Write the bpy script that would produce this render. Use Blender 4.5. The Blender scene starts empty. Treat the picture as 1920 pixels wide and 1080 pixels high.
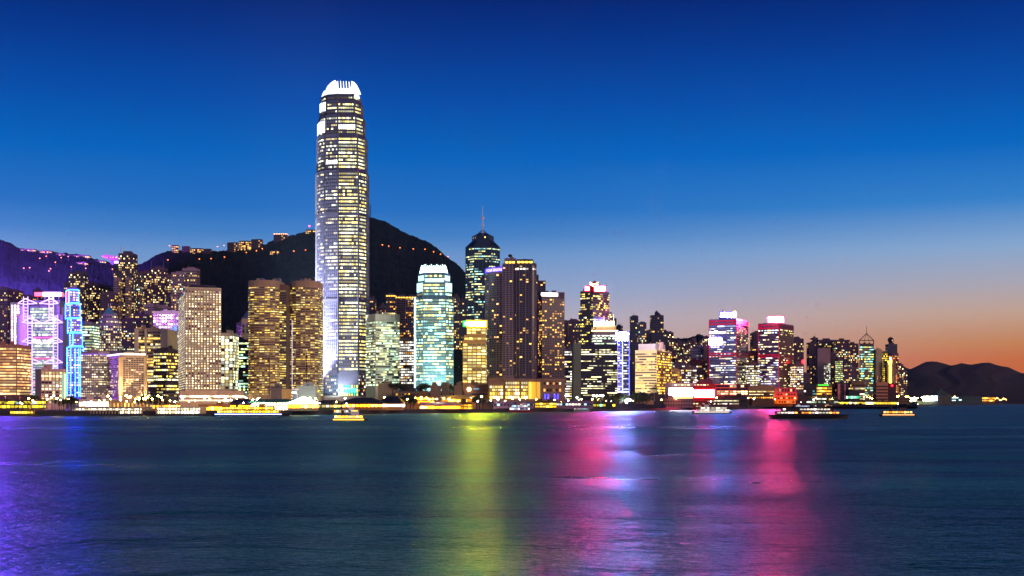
import bpy, math, random
from mathutils import Vector, Matrix, noise as mnoise
R = math.radians
# ---------------------------------------------------------------- camera
SC = bpy.context.scene
COL = SC.collection
FP, HZ, CH = 2400.0, 754.0, 10.0      # focal length in photo pixels, horizon row, eye height
cam = bpy.data.cameras.new("camera"); co = bpy.data.objects.new("camera", cam); COL.objects.link(co)
cam.sensor_width = 36; cam.lens = 36*FP/1920; cam.shift_y = (HZ-540)/1920
cam.clip_start = 1; cam.clip_end = 80000
co.location = (0, 0, CH); co.rotation_euler = (R(90), 0, 0)
SC.camera = co
SC.view_settings.view_transform = 'Standard'; SC.view_settings.look = 'None'
SC.view_settings.exposure = 0; SC.view_settings.gamma = 1
try:
    SC.cycles.use_denoising = True
    SC.cycles.max_bounces = 4; SC.cycles.diffuse_bounces = 2; SC.cycles.glossy_bounces = 3
    SC.cycles.sample_clamp_indirect = 4; SC.cycles.sample_clamp_direct = 600
    SC.cycles.volume_bounces = 0
except Exception: pass

def lin(c):
    return tuple((x/255/12.92 if x/255 <= .04045 else ((x/255+.055)/1.055)**2.4) for x in c[:3])

# ---------------------------------------------------------------- world: dusk sky
W = bpy.data.worlds.new("World"); SC.world = W; W.use_nodes = True
nt = W.node_tree; nt.nodes.clear()
def N(t, typ, **kw):
    n = t.nodes.new(typ)
    for k, v in kw.items():
        if k.startswith('i_'):
            key = k[2:]; key = int(key) if key.isdigit() else key.replace('_', ' ')
            n.inputs[key].default_value = v
        else: setattr(n, k, v)
    return n
def mth(t, op, a, b=None, c=None, clamp=False):
    n = t.nodes.new('ShaderNodeMath'); n.operation = op; n.use_clamp = clamp
    for i, s in enumerate((a, b, c)):
        if s is None: continue
        if isinstance(s, (int, float)): n.inputs[i].default_value = s
        else: t.links.new(s, n.inputs[i])
    return n.outputs[0]
def ramp(t, fac, stops):
    n = t.nodes.new('ShaderNodeValToRGB'); cr = n.color_ramp; cr.interpolation = 'LINEAR'
    while len(cr.elements) < len(stops): cr.elements.new(.5)
    for e, (p, c) in zip(cr.elements, stops): e.position = p; e.color = (*lin(c), 1)
    t.links.new(fac, n.inputs[0]); return n.outputs[0]
tc = N(nt, 'ShaderNodeTexCoord'); sx = N(nt, 'ShaderNodeSeparateXYZ'); nt.links.new(tc.outputs['Generated'], sx.inputs[0])
zz = mth(nt, 'MULTIPLY', sx.outputs[2], 1.0)
hx = mth(nt, 'MULTIPLY', sx.outputs[0], sx.outputs[0]); hy = mth(nt, 'MULTIPLY', sx.outputs[1], sx.outputs[1])
az = mth(nt, 'DIVIDE', sx.outputs[0], mth(nt, 'SQRT', mth(nt, 'ADD', hx, hy)))
L_ = ramp(nt, zz, [(0,(214,192,188)),(.045,(204,190,200)),(.065,(186,182,206)),(.0855,(148,170,212)),(.114,(108,152,208)),(.128,(70,132,202)),(.147,(38,114,196)),(.187,(0,100,190)),(.226,(0,78,172)),(.264,(0,57,146)),(.30,(0,36,116)),(.40,(0,24,84)),(.6,(2,18,54)),(1,(3,12,34))])
R_ = ramp(nt, zz, [(0,(206,80,28)),(.0317,(212,112,54)),(.044,(210,138,84)),(.065,(204,168,146)),(.0855,(178,172,182)),(.114,(138,172,212)),(.147,(54,132,206)),(.187,(0,104,194)),(.226,(0,80,174)),(.264,(0,59,148)),(.30,(0,38,120)),(.40,(0,24,84)),(.6,(2,18,54)),(1,(3,12,34))])
w = N(nt, 'ShaderNodeMapRange', interpolation_type='SMOOTHSTEP'); nt.links.new(az, w.inputs[0])
w.inputs[1].default_value = -.10; w.inputs[2].default_value = .42
mx = N(nt, 'ShaderNodeMix', data_type='RGBA'); nt.links.new(w.outputs[0], mx.inputs[0]); nt.links.new(L_, mx.inputs[6]); nt.links.new(R_, mx.inputs[7])
sky = N(nt, 'ShaderNodeTexSky', sky_type='NISHITA', sun_disc=False, sun_elevation=R(1), sun_rotation=R(120))
bg2 = N(nt, 'ShaderNodeBackground', i_Strength=.0004); nt.links.new(sky.outputs[0], bg2.inputs[0])
bg = N(nt, 'ShaderNodeBackground', i_Strength=1.0); nt.links.new(mx.outputs[2], bg.inputs[0])
ad = N(nt, 'ShaderNodeAddShader'); nt.links.new(bg.outputs[0], ad.inputs[0]); nt.links.new(bg2.outputs[0], ad.inputs[1])
wo = N(nt, 'ShaderNodeOutputWorld'); nt.links.new(ad.outputs[0], wo.inputs[0])
# afterglow: one very weak, very soft low sun from the right, a little behind the camera
sl = bpy.data.lights.new("sun", 'SUN'); sl.energy = 1.25; sl.angle = R(25); sl.color = (1, .66, .56)
so = bpy.data.objects.new("sun", sl); COL.objects.link(so)
_d = Vector((math.sin(R(140)), math.cos(R(140)), math.tan(R(14))))
so.rotation_euler = _d.to_track_quat('Z', 'Y').to_euler(); so.location = (400, -300, 300)

# ---------------------------------------------------------------- materials
def newmat(name):
    m = bpy.data.materials.new(name); m.use_nodes = True
    t = m.node_tree; p = t.nodes['Principled BSDF']; return m, t, p
_wc = {}
def wall(col, rough=.75, var=.22, scale=.12, metal=0.0, spec=.4):
    k = (col, rough, var, scale, metal)
    if k in _wc: return _wc[k]
    m, t, p = newmat("wall_%d" % len(_wc))
    g = N(t, 'ShaderNodeTexCoord'); n = N(t, 'ShaderNodeTexNoise', i_Scale=scale, i_Detail=5.0, i_Roughness=.65)
    mp = N(t, 'ShaderNodeMapping'); mp.inputs['Scale'].default_value = (1, 1, .35)
    t.links.new(g.outputs['Object'], mp.inputs[0]); t.links.new(mp.outputs[0], n.inputs['Vector'])
    c = lin(col)
    r = N(t, 'ShaderNodeMix', data_type='RGBA'); r.inputs[6].default_value = (*[x*(1-var) for x in c], 1); r.inputs[7].default_value = (*[min(1, x*(1+var)) for x in c], 1)
    t.links.new(n.outputs[0], r.inputs[0]); t.links.new(r.outputs[2], p.inputs['Base Color'])
    p.inputs['Roughness'].default_value = rough; p.inputs['Metallic'].default_value = metal
    p.inputs['Specular IOR Level'].default_value = spec
    _wc[k] = m; return m
_ec = {}
def emi(col, s, name='lamp_glow', base=None):
    k = (col, s)
    if k in _ec: return _ec[k]
    m, t, p = newmat("%s_%d" % (name, len(_ec)))
    p.inputs['Base Color'].default_value = (*lin(base or (120, 120, 120)), 1)
    g = N(t, 'ShaderNodeTexCoord'); n = N(t, 'ShaderNodeTexNoise', i_Scale=.9, i_Detail=2.0)
    t.links.new(g.outputs['Object'], n.inputs['Vector'])
    p.inputs['Emission Color'].default_value = (*lin(col), 1)
    t.links.new(mth(t, 'MULTIPLY_ADD', n.outputs[0], s*.6, s*.7), p.inputs['Emission Strength'])
    _ec[k] = m; return m
# lit windows: every cell of the UV grid is one window, lit or dark by its own random number
def wingroup():
    g = bpy.data.node_groups.new("window_cells", 'ShaderNodeTree')
    I = g.interface
    for nm, ty, d in (('Lit','NodeSocketFloat',.5),('Strength','NodeSocketFloat',2.),('A','NodeSocketColor',(1,1,1,1)),('B','NodeSocketColor',(1,1,1,1)),('MixB','NodeSocketFloat',.3),('Run','NodeSocketFloat',4.),('Mull','NodeSocketFloat',.06),('Seed','NodeSocketFloat',0.),('Glass','NodeSocketColor',(.03,.04,.06,1)),('Base','NodeSocketFloat',0.),('Metal','NodeSocketFloat',0.)):
        s = I.new_socket(name=nm, in_out='INPUT', socket_type=ty); s.default_value = d
    I.new_socket(name='Shader', in_out='OUTPUT', socket_type='NodeSocketShader')
    gi = g.nodes.new('NodeGroupInput'); go = g.nodes.new('NodeGroupOutput'); o = gi.outputs
    uv = N(g, 'ShaderNodeUVMap'); s = N(g, 'ShaderNodeSeparateXYZ'); g.links.new(uv.outputs[0], s.inputs[0])
    u = mth(g, 'ADD', s.outputs[0], .0004); v = mth(g, 'ADD', s.outputs[1], .0004)
    ui = mth(g, 'FLOOR', u); vi = mth(g, 'FLOOR', v); fu = mth(g, 'FRACT', u)
    def wn(a, b, off):
        c = N(g, 'ShaderNodeCombineXYZ')
        for i, q in enumerate((a, b)):
            if isinstance(q, (int, float)): c.inputs[i].default_value = q
            else: g.links.new(q, c.inputs[i])
        n = N(g, 'ShaderNodeTexWhiteNoise', noise_dimensions='4D'); g.links.new(c.outputs[0], n.inputs['Vector'])
        g.links.new(mth(g, 'ADD', o['Seed'], off), n.inputs['W']); return n
    n1 = wn(ui, vi, 0.); n2 = wn(mth(g, 'FLOOR', mth(g, 'DIVIDE', mth(g, 'ADD', ui, mth(g, 'MULTIPLY', vi, 1.7)), o['Run'])), vi, 17.3); n3 = wn(0., vi, 31.7)
    sc = mth(g, 'MULTIPLY_ADD', n1.outputs[0], .24, mth(g, 'MULTIPLY_ADD', n2.outputs[0], .53, mth(g, 'MULTIPLY', n3.outputs[0], .23)))
    thr = mth(g, 'MULTIPLY_ADD', mth(g, 'SUBTRACT', o['Lit'], .5), .78, .5)
    lit = mth(g, 'LESS_THAN', sc, thr)
    s1 = N(g, 'ShaderNodeSeparateColor'); g.links.new(n1.outputs[1], s1.inputs[0])
    s2 = N(g, 'ShaderNodeSeparateColor'); g.links.new(n2.outputs[1], s2.inputs[0])
    pick = mth(g, 'LESS_THAN', mth(g, 'MULTIPLY_ADD', s1.outputs[1], .4, mth(g, 'MULTIPLY', s2.outputs[1], .6)), o['MixB'])
    mc = N(g, 'ShaderNodeMix', data_type='RGBA'); g.links.new(pick, mc.inputs[0]); g.links.new(o['A'], mc.inputs[6]); g.links.new(o['B'], mc.inputs[7])
    br = mth(g, 'MULTIPLY_ADD', mth(g, 'MULTIPLY', s1.outputs[2], s2.outputs[2]), 1.9, .16)
    mu = mth(g, 'MULTIPLY', mth(g, 'GREATER_THAN', fu, o['Mull']), mth(g, 'LESS_THAN', fu, mth(g, 'SUBTRACT', 1., o['Mull'])))
    fv = mth(g, 'FRACT', v)
    st = mth(g, 'MULTIPLY', mth(g, 'MULTIPLY', mth(g, 'MULTIPLY', mth(g, 'ADD', mth(g, 'MULTIPLY', lit, br), o['Base']), mu), o['Strength']), 1.4)
    p = g.nodes.new('ShaderNodeBsdfPrincipled'); g.links.new(o['Glass'], p.inputs['Base Color']); p.inputs['Roughness'].default_value = .12; g.links.new(o['Metal'], p.inputs['Metallic'])
    g.links.new(mc.outputs[2], p.inputs['Emission Color']); g.links.new(st, p.inputs['Emission Strength'])
    g.links.new(p.outputs[0], go.inputs[0]); return g
WG = wingroup()
YEL=(255,206,90); WARM=(255,190,110); PALE=(255,238,170); GRN=(215,255,200); CYN=(120,235,235); WHT=(255,250,235); AMB=(255,170,40); PNK=(255,190,190); BLU=(150,180,255); TEAL=(60,220,190)
_k = [0]
def win(lit=.5, s=2., a=YEL, b=PALE, mix=.4, run=4, mull=.06, glass=(28,34,52), base=0., metal=0.):
    _k[0] += 1
    m, t, p = newmat("window_glass_%d" % _k[0]); t.nodes.remove(p)
    g = t.nodes.new('ShaderNodeGroup'); g.node_tree = WG
    for k, v in (('Lit',lit),('Strength',s),('A',(*lin(a),1)),('B',(*lin(b),1)),('MixB',mix),('Run',run),('Mull',mull),('Seed',_k[0]*3.17),('Glass',(*lin(glass),1)),('Base',base),('Metal',metal)): g.inputs[k].default_value = v
    t.links.new(g.outputs[0], t.nodes['Material Output'].inputs[0]); return m

# ---------------------------------------------------------------- mesh helpers
def X(px, Y): return (px-960)/FP*Y
def Z(py, Y): return CH+(HZ-py)/FP*Y
GZ = 3.5
class MB:
    def __init__(s): s.v=[]; s.f=[]; s.uv=[]; s.mi=[]
    def face(s, pts, uv=None, m=0):
        i = len(s.v); s.v += [tuple(p) for p in pts]; s.f.append(tuple(range(i, i+len(pts)))); s.uv += (uv or [(0,0)]*len(pts)); s.mi.append(m)
    def prism(s, P, z0, z1, m=0, top=True, bottom=False, P2=None):
        P2 = P2 or P; n = len(P)
        for i in range(n):
            j = (i+1) % n
            s.face([(*P[i],z0),(*P[j],z0),(*P2[j],z1),(*P2[i],z1)], m=m)
        if top: s.face([(*p,z1) for p in P2], m=m)
        if bottom: s.face([(*p,z0) for p in reversed(P)], m=m)
    def box(s, x0, x1, y0, y1, z0, z1, m=0): s.prism([(x0,y0),(x1,y0),(x1,y1),(x0,y1)], z0, z1, m, True, True)
    def tube(s, a, b, r, r2=None, n=6, m=0):
        a = Vector(a); b = Vector(b); r2 = r if r2 is None else r2; d = (b-a).normalized()
        q = Vector((0,0,1)) if abs(d.z) < .9 else Vector((1,0,0)); e = d.cross(q).normalized(); g = d.cross(e)
        A = [a+(e*math.cos(2*math.pi*k/n)+g*math.sin(2*math.pi*k/n))*r for k in range(n)]
        B = [b+(e*math.cos(2*math.pi*k/n)+g*math.sin(2*math.pi*k/n))*r2 for k in range(n)]
        for k in range(n): s.face([A[k],B[k],B[(k+1)%n],A[(k+1)%n]], m=m)
        s.face(B[::-1], m=m); s.face(A, m=m)
    def ball(s, c, r, nu=8, nv=5, sz=1., m=0):
        for j in range(nv):
            for i in range(nu):
                q = []
                for (a, b) in ((i,j),(i+1,j),(i+1,j+1),(i,j+1)):
                    th = math.pi*b/nv; ph = 2*math.pi*a/nu
                    q.append((c[0]+r*math.sin(th)*math.cos(ph), c[1]+r*math.sin(th)*math.sin(ph), c[2]-r*sz*math.cos(th)))
                s.face(q, m=m)
    def build(s, name, mats, parent=None, origin=(0,0,0), smooth=False):
        me = bpy.data.meshes.new(name); ox, oy, oz = origin
        me.from_pydata([(x-ox,y-oy,z-oz) for x,y,z in s.v], [], s.f)
        if not isinstance(mats, (list, tuple)): mats = [mats]
        for m in mats: me.materials.append(m)
        l = me.uv_layers.new(name='UVMap'); l.data.foreach_set('uv', [c for u in s.uv for c in u])
        me.polygons.foreach_set('material_index', s.mi)
        if smooth: me.polygons.foreach_set('use_smooth', [True]*len(s.f))
        o = bpy.data.objects.new(name, me); COL.objects.link(o)
        if parent: o.parent = parent
        return o
def tag(o, label=None, cat=None, group=None, kind=None):
    if label: o['label'] = label
    if cat: o['category'] = cat
    if group: o['group'] = group
    if kind: o['kind'] = kind
    return o
class Thing:
    def __init__(s, name, label, cat, loc, group=None):
        s.o = bpy.data.objects.new(name, None); COL.objects.link(s.o); s.o.location = loc; s.L = loc
        s.o.empty_display_size = 5; tag(s.o, label, cat, group)
    def part(s, mb, name, mat, parent=None, label=None, kind=None):
        if not mb.f: return None
        o = mb.build(name, mat, parent or s.o, s.L); tag(o, label, kind=kind); return o
def copy_tree(o, loc, rz=0, sc=1, label=None, group=None):
    r = o.copy(); COL.objects.link(r); r.location = loc; r.rotation_euler = (0,0,rz); r.scale = (sc,sc,sc)
    if label: r['label'] = label
    if group: r['group'] = group
    for ch in list(o.children):
        c = ch.copy(); COL.objects.link(c); c.parent = r
        for g in list(ch.children):
            d = g.copy(); COL.objects.link(d); d.parent = c
    return r
def cen(P): return (sum(p[0] for p in P)/len(P), sum(p[1] for p in P)/len(P))
def scl(P, k, ox=0, oy=0):
    c = cen(P); ky = k if not isinstance(k, tuple) else k[1]; kx = k if not isinstance(k, tuple) else k[0]
    return [(c[0]+(x-c[0])*kx+ox, c[1]+(y-c[1])*ky+oy) for x,y in P]
def corner(xl, xc, xr, Y, t=None):          # rectangle seen corner-on: left edge, near corner, right edge
    cx = X(xc, Y); a = abs(X(xl,Y)-cx); b = X(xr,Y)-cx; t = t or math.sqrt(b/a)
    for _ in range(12):
        dl = a*t; dr = b/t
        a = abs(X(xl,Y+dl)-cx); b = X(xr,Y+dr)-cx
        if a < 1 or b < 1: break
    dl = a*t; dr = b/t
    return [(cx,Y),(cx+b,Y+dr),(cx+b-a,Y+dr+dl),(cx-a,Y+dl)]
def flat(xl, xr, Y, d, yaw=0):
    x0 = X(xl,Y); x1 = X(xr,Y)
    if yaw == 0:
        return [(x0,Y),(x1,Y),(x1,Y+d),(x0,Y+d)]
    w = (x1-x0); t = math.tan(R(yaw))      # yaw>0: right side recedes
    P = [(x0,Y),(x1,Y+w*t)]; n = Vector((-w*t, w)).normalized()*d
    return [P[0],P[1],(P[1][0]+n.x,P[1][1]+n.y),(P[0][0]+n.x,P[0][1]+n.y)]
def roundf(xl, xr, Y, d, r=.35, k=4):       # plan with rounded front corners
    x0 = X(xl,Y+d*.4); x1 = X(xr,Y+d*.4); w = x1-x0; rr = r*min(w, d); P = []
    for i in range(k+1):
        a = math.pi*1.5+math.pi/2*i/k; P.append((x1-rr+rr*math.cos(a), Y+rr+rr*math.sin(a)))
    P += [(x1,Y+d),(x0,Y+d)]
    for i in range(k+1):
        a = math.pi+math.pi/2*i/k; P.append((x0+rr+rr*math.cos(a), Y+rr+rr*math.sin(a)))
    return P
def edges(P, allv=False):
    n = len(P)
    for i in range(n):
        p, q = P[i], P[(i+1)%n]; dx, dy = q[0]-p[0], q[1]-p[1]; L = math.hypot(dx, dy)
        if L < .8: continue
        nx, ny = dy/L, -dx/L; mx_, my_ = (p[0]+q[0])/2, (p[1]+q[1])/2; D = math.hypot(mx_, my_)
        if allv or (-mx_*nx - my_*ny)/D > -.25: yield i, p, q, L, (dx/L, dy/L), (nx, ny)
def winrow(mb, P, z0, z1, bay, v, mode='r', gap=.3, off=.15, um=0, face=None, rnd=False, face2=()):
    for i, p, q, L, t, n in edges(P):
        if face is not None and i not in face: continue
        mi = 1 if i in face2 else 0
        nb = max(1, round(L/bay)); bw = L/nb; u0 = um+i*53
        def pt(s, z): return (p[0]+t[0]*s+n[0]*off, p[1]+t[1]*s+n[1]*off, z)
        if mode == 'r':
            e = min(.5, L*.04)
            mb.face([pt(e,z0),pt(L-e,z0),pt(L-e,z1),pt(e,z1)], [(u0,v),(u0+nb,v),(u0+nb,v+1),(u0,v+1)], mi)
        elif rnd:
            r = min(bw, (z1-z0))*.44; zc = (z0+z1)/2
            for k in range(nb):
                c = (k+.5)*bw
                mb.face([pt(c+r*math.cos(a*math.pi/5), zc+r*math.sin(a*math.pi/5)) for a in range(10)], [(u0+k+.5, v+.5)]*10)
        else:
            g = bw*gap/2
            for k in range(nb):
                a, b = k*bw+g, (k+1)*bw-g
                mb.face([pt(a,z0),pt(b,z0),pt(b,z1),pt(a,z1)], [(u0+k,v),(u0+k+.999,v),(u0+k+.999,v+.999),(u0+k,v+.999)])
def T(name, label, tiers, fpx, bay, wm, wn, mode='r', wf=.5, merge=False, group=None, cat='office tower', yb=None, gap=.3,
      plant=(.55,6), z0=None, mast=None, fin=None, rowname='window_row', parapet=1.2, rnd=False, top_skip=.6, cut=0, pm=None, faces=None, bandm=None, faces2=()):
    """tiers: [(plan, top pixel row)] from the bottom one up; fpx: storey height in photo pixels"""
    P0 = tiers[0][0]; Y = min(p[1] for p in P0); c = cen(P0); zb = GZ if z0 is None else z0
    th = Thing(name, label, cat, (c[0], c[1], zb), group)
    fh = fpx*Y/FP; body = MB(); z = zb; tz = []
    for P, yt in tiers:
        zt = Z(yt, Y); body.prism(P, z, zt); tz.append((P, z, zt)); z = zt
    bo = th.part(body, 'body', wm)
    zmin = Z(yb, Y) if yb else zb+1.5
    allmb = MB(); r = 0; z = tz[-1][2]-fh*top_skip
    while z-fh > zmin and r < 100:
        hit = [q for q in tz if q[1]+.3 < z-fh*.9 < q[2] and z <= q[2]]
        if hit:
            mb = allmb if merge else MB()
            winrow(mb, hit[0][0], z-fh*(.5+wf/2), z-fh*(.5-wf/2), bay, r, mode, gap, face=faces, rnd=rnd, face2=faces2)
            if not merge: th.part(mb, rowname, wn)
        z -= fh; r += 1
    if merge: th.part(allmb, 'facade_glazing', wn, kind='stuff')
    P, _, zt = tz[-1]
    pa = MB()
    if parapet:
        for i, p, q, L, t, n in edges(P, True):
            k = .4
            pa.face([(*p,zt),(*q,zt),(*q,zt+parapet),(*p,zt+parapet)]); ip = (p[0]-n[0]*k,p[1]-n[1]*k); iq = (q[0]-n[0]*k,q[1]-n[1]*k)
            pa.face([(*ip,zt+parapet),(*iq,zt+parapet),(*iq,zt),(*ip,zt)]); pa.face([(*p,zt+parapet),(*q,zt+parapet),(*iq,zt+parapet),(*ip,zt+parapet)])
        th.part(pa, 'parapet', wm)
    if plant:
        pb = MB(); pb.prism(scl(P, plant[0]), zt+.01, zt+plant[1]*Y/FP); th.part(pb, 'plant_room', pm or wm); th.ptop = zt+plant[1]*Y/FP
    if parapet and cat != 'hilltop building':
        q = random.Random(int(c[0]*7)+int(Y)); xs = [p[0] for p in P]; ys = [p[1] for p in P]; w_, d_ = max(xs)-min(xs), max(ys)-min(ys); cc = cen(P)
        for _ in range(3 if w_ > 20 else 2 if w_ > 8 else 0):
            ux, uy = cc[0]+q.uniform(-.3,.3)*w_, cc[1]+q.uniform(-.3,.1)*d_; sw = q.uniform(1.2,2.6); rb = MB(); rb.box(ux-sw,ux+sw,uy-sw,uy+sw,zt+.02,zt+q.uniform(2.,5.5)); th.part(rb,'roof_unit',pm or wm)
        if q.random() < .4 and w_ > 12:
            ux = cc[0]+q.uniform(-.3,.3)*w_; rb = MB(); rb.tube((ux,cc[1],zt),(ux,cc[1],zt+q.uniform(7,13)),.3,.15,4); th.part(rb,'antenna',M_STEEL)
    if mast:
        for (px, yt) in mast:
            mm = MB(); yy = c[1]; zs = zt; mm.tube((X(px,yy),yy,zs),(X(px,yy),yy,Z(yt,yy)), .55*Y/1600, .3*Y/1600, 5); th.part(mm, 'mast', M_STEEL)
    if fin:
        sp, dp, wd = fin; fb = MB()
        for P_, a, b in tz:
            for i, p, q, L, t, n in edges(P_):
                if faces is not None and i not in faces: continue
                k = max(1, round(L/sp))
                for j in range(k+1):
                    s = j*L/k; x, y = p[0]+t[0]*s, p[1]+t[1]*s; h = wd/2
                    A = (x-t[0]*h, y-t[1]*h); B = (x+t[0]*h, y+t[1]*h); C_ = (B[0]+n[0]*dp, B[1]+n[1]*dp); D_ = (A[0]+n[0]*dp, A[1]+n[1]*dp)
                    fb.prism([D_,C_,B,A], max(a, zmin), b-.2, top=True)
        th.part(fb, 'facade_fin_grid', bandm or wm)
    th.tz = tz; th.Y = Y; th.zt = zt; th.P = P; return th
M_STEEL = wall((120,118,125), .4, .1, .3, .6)
M_WHITE = wall((225,222,215), .6, .08, .2)
M_DARK = wall((30,32,42), .5, .2, .2)
def sign(th, xl, xr, yt, yb, Y, mat, name='roof_sign', label=None, rim=None):
    a = MB(); a.face([(X(xl,Y),Y-.5,Z(yb,Y)),(X(xr,Y),Y-.5,Z(yb,Y)),(X(xr,Y),Y-.5,Z(yt,Y)),(X(xl,Y),Y-.5,Z(yt,Y))]); o = th.part(a, name, mat, label=label)
    b = MB(); b.box(X(xl,Y)-.6, X(xr,Y)+.6, Y-.4, Y+2.2, Z(yb,Y)-.6, Z(yt,Y)+.6); th.part(b, 'sign_case', M_DARK, o)
    if rim:
        b = MB(); r = 1.7; x0, x1, z0, z1 = X(xl,Y), X(xr,Y), Z(yb,Y), Z(yt,Y)
        b.box(x0-r,x1+r,Y-.9,Y-.5,z1,z1+r); b.box(x0-r,x1+r,Y-.9,Y-.5,z0-r,z0); b.box(x0-r,x0,Y-.9,Y-.5,z0,z1); b.box(x1,x1+r,Y-.9,Y-.5,z0,z1)
        th.part(b, 'halo_rim', emi(rim, 1.6), o)  # coloured halo around the sign put in as an emissive border
    return o
def box_px(mb, xl, xr, yt, yb, Y, d, m=0):
    mb.box(X(xl,Y), X(xr,Y), Y, Y+d, Z(yb,Y), Z(yt,Y), m)
# ---------------------------------------------------------------- water
def water():
    m, t, p = newmat("harbour_water"); t.nodes.remove(p)
    g = N(t, 'ShaderNodeTexCoord')
    def nz(sx_, sy, det, rz=0, dist=0., rough=.5):
        mp = N(t, 'ShaderNodeMapping'); mp.inputs['Scale'].default_value = (sx_, sy, 1); mp.inputs['Rotation'].default_value = (0,0,R(rz))
        t.links.new(g.outputs['Object'], mp.inputs[0]); n = N(t, 'ShaderNodeTexNoise', i_Scale=1.0, i_Detail=det, i_Distortion=dist, i_Roughness=rough)
        t.links.new(mp.outputs[0], n.inputs['Vector']); return n.outputs[0]
    big = nz(.0011, .011, 2.5, 1, .3); swell = nz(.012, .034, 2, 4, .5); mid = nz(.10, .17, 3, 8, .6); fine = nz(.75, 1.1, 4, 14, .8); fine2 = nz(1.3, 1.9, 3, -18, .6)
    ro = N(t, 'ShaderNodeMapRange', interpolation_type='SMOOTHSTEP'); ro.inputs[1].default_value = .36; ro.inputs[2].default_value = .64; ro.inputs[3].default_value = .26; ro.inputs[4].default_value = .40
    t.links.new(mth(t, 'MULTIPLY_ADD', big, .44, mth(t, 'MULTIPLY_ADD', swell, .36, mth(t, 'MULTIPLY', mid, .20))), ro.inputs[0])
    h = mth(t, 'MULTIPLY_ADD', fine, .62, mth(t, 'MULTIPLY_ADD', fine2, .32, mth(t, 'MULTIPLY_ADD', mid, 2.2, mth(t, 'MULTIPLY_ADD', swell, 4.5, mth(t, 'MULTIPLY', big, 14.)))))
    b = N(t, 'ShaderNodeBump', i_Strength=.8, i_Distance=.85); t.links.new(h, b.inputs['Height'])
    gl = N(t, 'ShaderNodeBsdfGlossy'); gl.inputs['Color'].default_value = (.38, .70, .80, 1); t.links.new(ro.outputs[0], gl.inputs['Roughness']); t.links.new(b.outputs[0], gl.inputs['Normal'])
    df = N(t, 'ShaderNodeBsdfDiffuse'); tm = N(t, 'ShaderNodeMix', data_type='RGBA'); tm.inputs[6].default_value = (0, .05, .09, 1); tm.inputs[7].default_value = (0, .21, .17, 1)
    sw = N(t, 'ShaderNodeMapRange', interpolation_type='SMOOTHSTEP'); sw.inputs[1].default_value = .36; sw.inputs[2].default_value = .64
    t.links.new(nz(.009, .022, 4, -9, 1.2, .6), sw.inputs[0]); t.links.new(sw.outputs[0], tm.inputs[0]); t.links.new(tm.outputs[2], df.inputs['Color'])
    fr = N(t, 'ShaderNodeFresnel', i_IOR=1.33); t.links.new(b.outputs[0], fr.inputs['Normal'])
    mxs = N(t, 'ShaderNodeMixShader'); t.links.new(mth(t, 'MINIMUM', mth(t, 'MULTIPLY', fr.outputs[0], .90), .62), mxs.inputs[0]); t.links.new(df.outputs[0], mxs.inputs[1]); t.links.new(gl.outputs[0], mxs.inputs[2])
    t.links.new(mxs.outputs[0], t.nodes['Material Output'].inputs[0])
    mb = MB(); mb.face([(-9000,-600,0),(9000,-600,0),(9000,11500,0),(-9000,11500,0)])
    tag(mb.build('water', m), kind='structure')
water()
# ---------------------------------------------------------------- land and hills
SHORE = [(-400,900),(0,925),(180,930),(400,950),(560,1000),(740,1085),(900,1200),(1100,1330),(1260,1560),(1450,1900),(1560,2080),(1690,2300),(1745,3400),(1860,4700),(1960,6500),(2300,9000)]
def shoreY(px):
    for (a, b), (c, d) in zip(SHORE, SHORE[1:]):
        if a <= px <= c: return b+(d-b)*(px-a)/(c-a)
    return SHORE[-1][1]
M_GROUND = wall((70,66,64), .9, .3, .05)
M_QUAY = wall((62,60,66), .9, .35, .15)
def land():
    mb = MB(); S = [(X(p,y),y) for p,y in SHORE]; zt = 3.2
    for (a, b) in zip(S, S[1:]): mb.face([(*a,-2),(*b,-2),(*b,zt),(*a,zt)], m=1)
    # quay coping, a real kerb step
    top = S + [(8900,11400),(-8900,11400),(-8900,900)]
    mb.face([(*p, zt) for p in top], m=0)
    tag(mb.build('ground', [M_GROUND, M_QUAY]), kind='structure')
    k = MB()
    for (a, b) in zip(S, S[1:]):
        k.prism([a, b, (b[0], b[1]+1.2), (a[0], a[1]+1.2)], zt+.004, zt+.5)
    tag(k.build('quay_kerb', M_QUAY), kind='structure')
land()
M_HILL, _t, _p = newmat("forest_hill")
_g = N(_t, 'ShaderNodeTexCoord'); _n = N(_t, 'ShaderNodeTexNoise', i_Scale=.03, i_Detail=8.0, i_Roughness=.7); _t.links.new(_g.outputs['Object'], _n.inputs['Vector'])
_r = N(_t, 'ShaderNodeValToRGB'); _r.color_ramp.elements[0].position = .35; _r.color_ramp.elements[0].color = (.006,.018,.032,1); _r.color_ramp.elements[1].position = .7; _r.color_ramp.elements[1].color = (.020,.044,.066,1)  # blue of the dusk air put into the foliage colour
_t.links.new(_n.outputs[0], _r.inputs[0]); _t.links.new(_r.outputs[0], _p.inputs['Base Color']); _p.inputs['Roughness'].default_value = .95; _p.inputs['Specular IOR Level'].default_value = .1
_n2 = N(_t, 'ShaderNodeTexNoise', i_Scale=.055, i_Detail=7.0, i_Roughness=.75); _t.links.new(_g.outputs['Object'], _n2.inputs['Vector'])
_b = N(_t, 'ShaderNodeBump', i_Strength=1.0, i_Distance=14.0); _t.links.new(_n2.outputs[0], _b.inputs['Height']); _t.links.new(_b.outputs[0], _p.inputs['Normal'])
M_FAR = wall((74,60,60),.95,.3,.01,spec=.1)  # sunset and haze tint put into the mountain's base colour
def interp(T_, x):
    if x <= T_[0][0]: return T_[0][1]
    for (a, b), (c, d) in zip(T_, T_[1:]):
        if x <= c:
            k = (x-a)/(c-a); return b+(d-b)*k
    return T_[-1][1]
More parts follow.
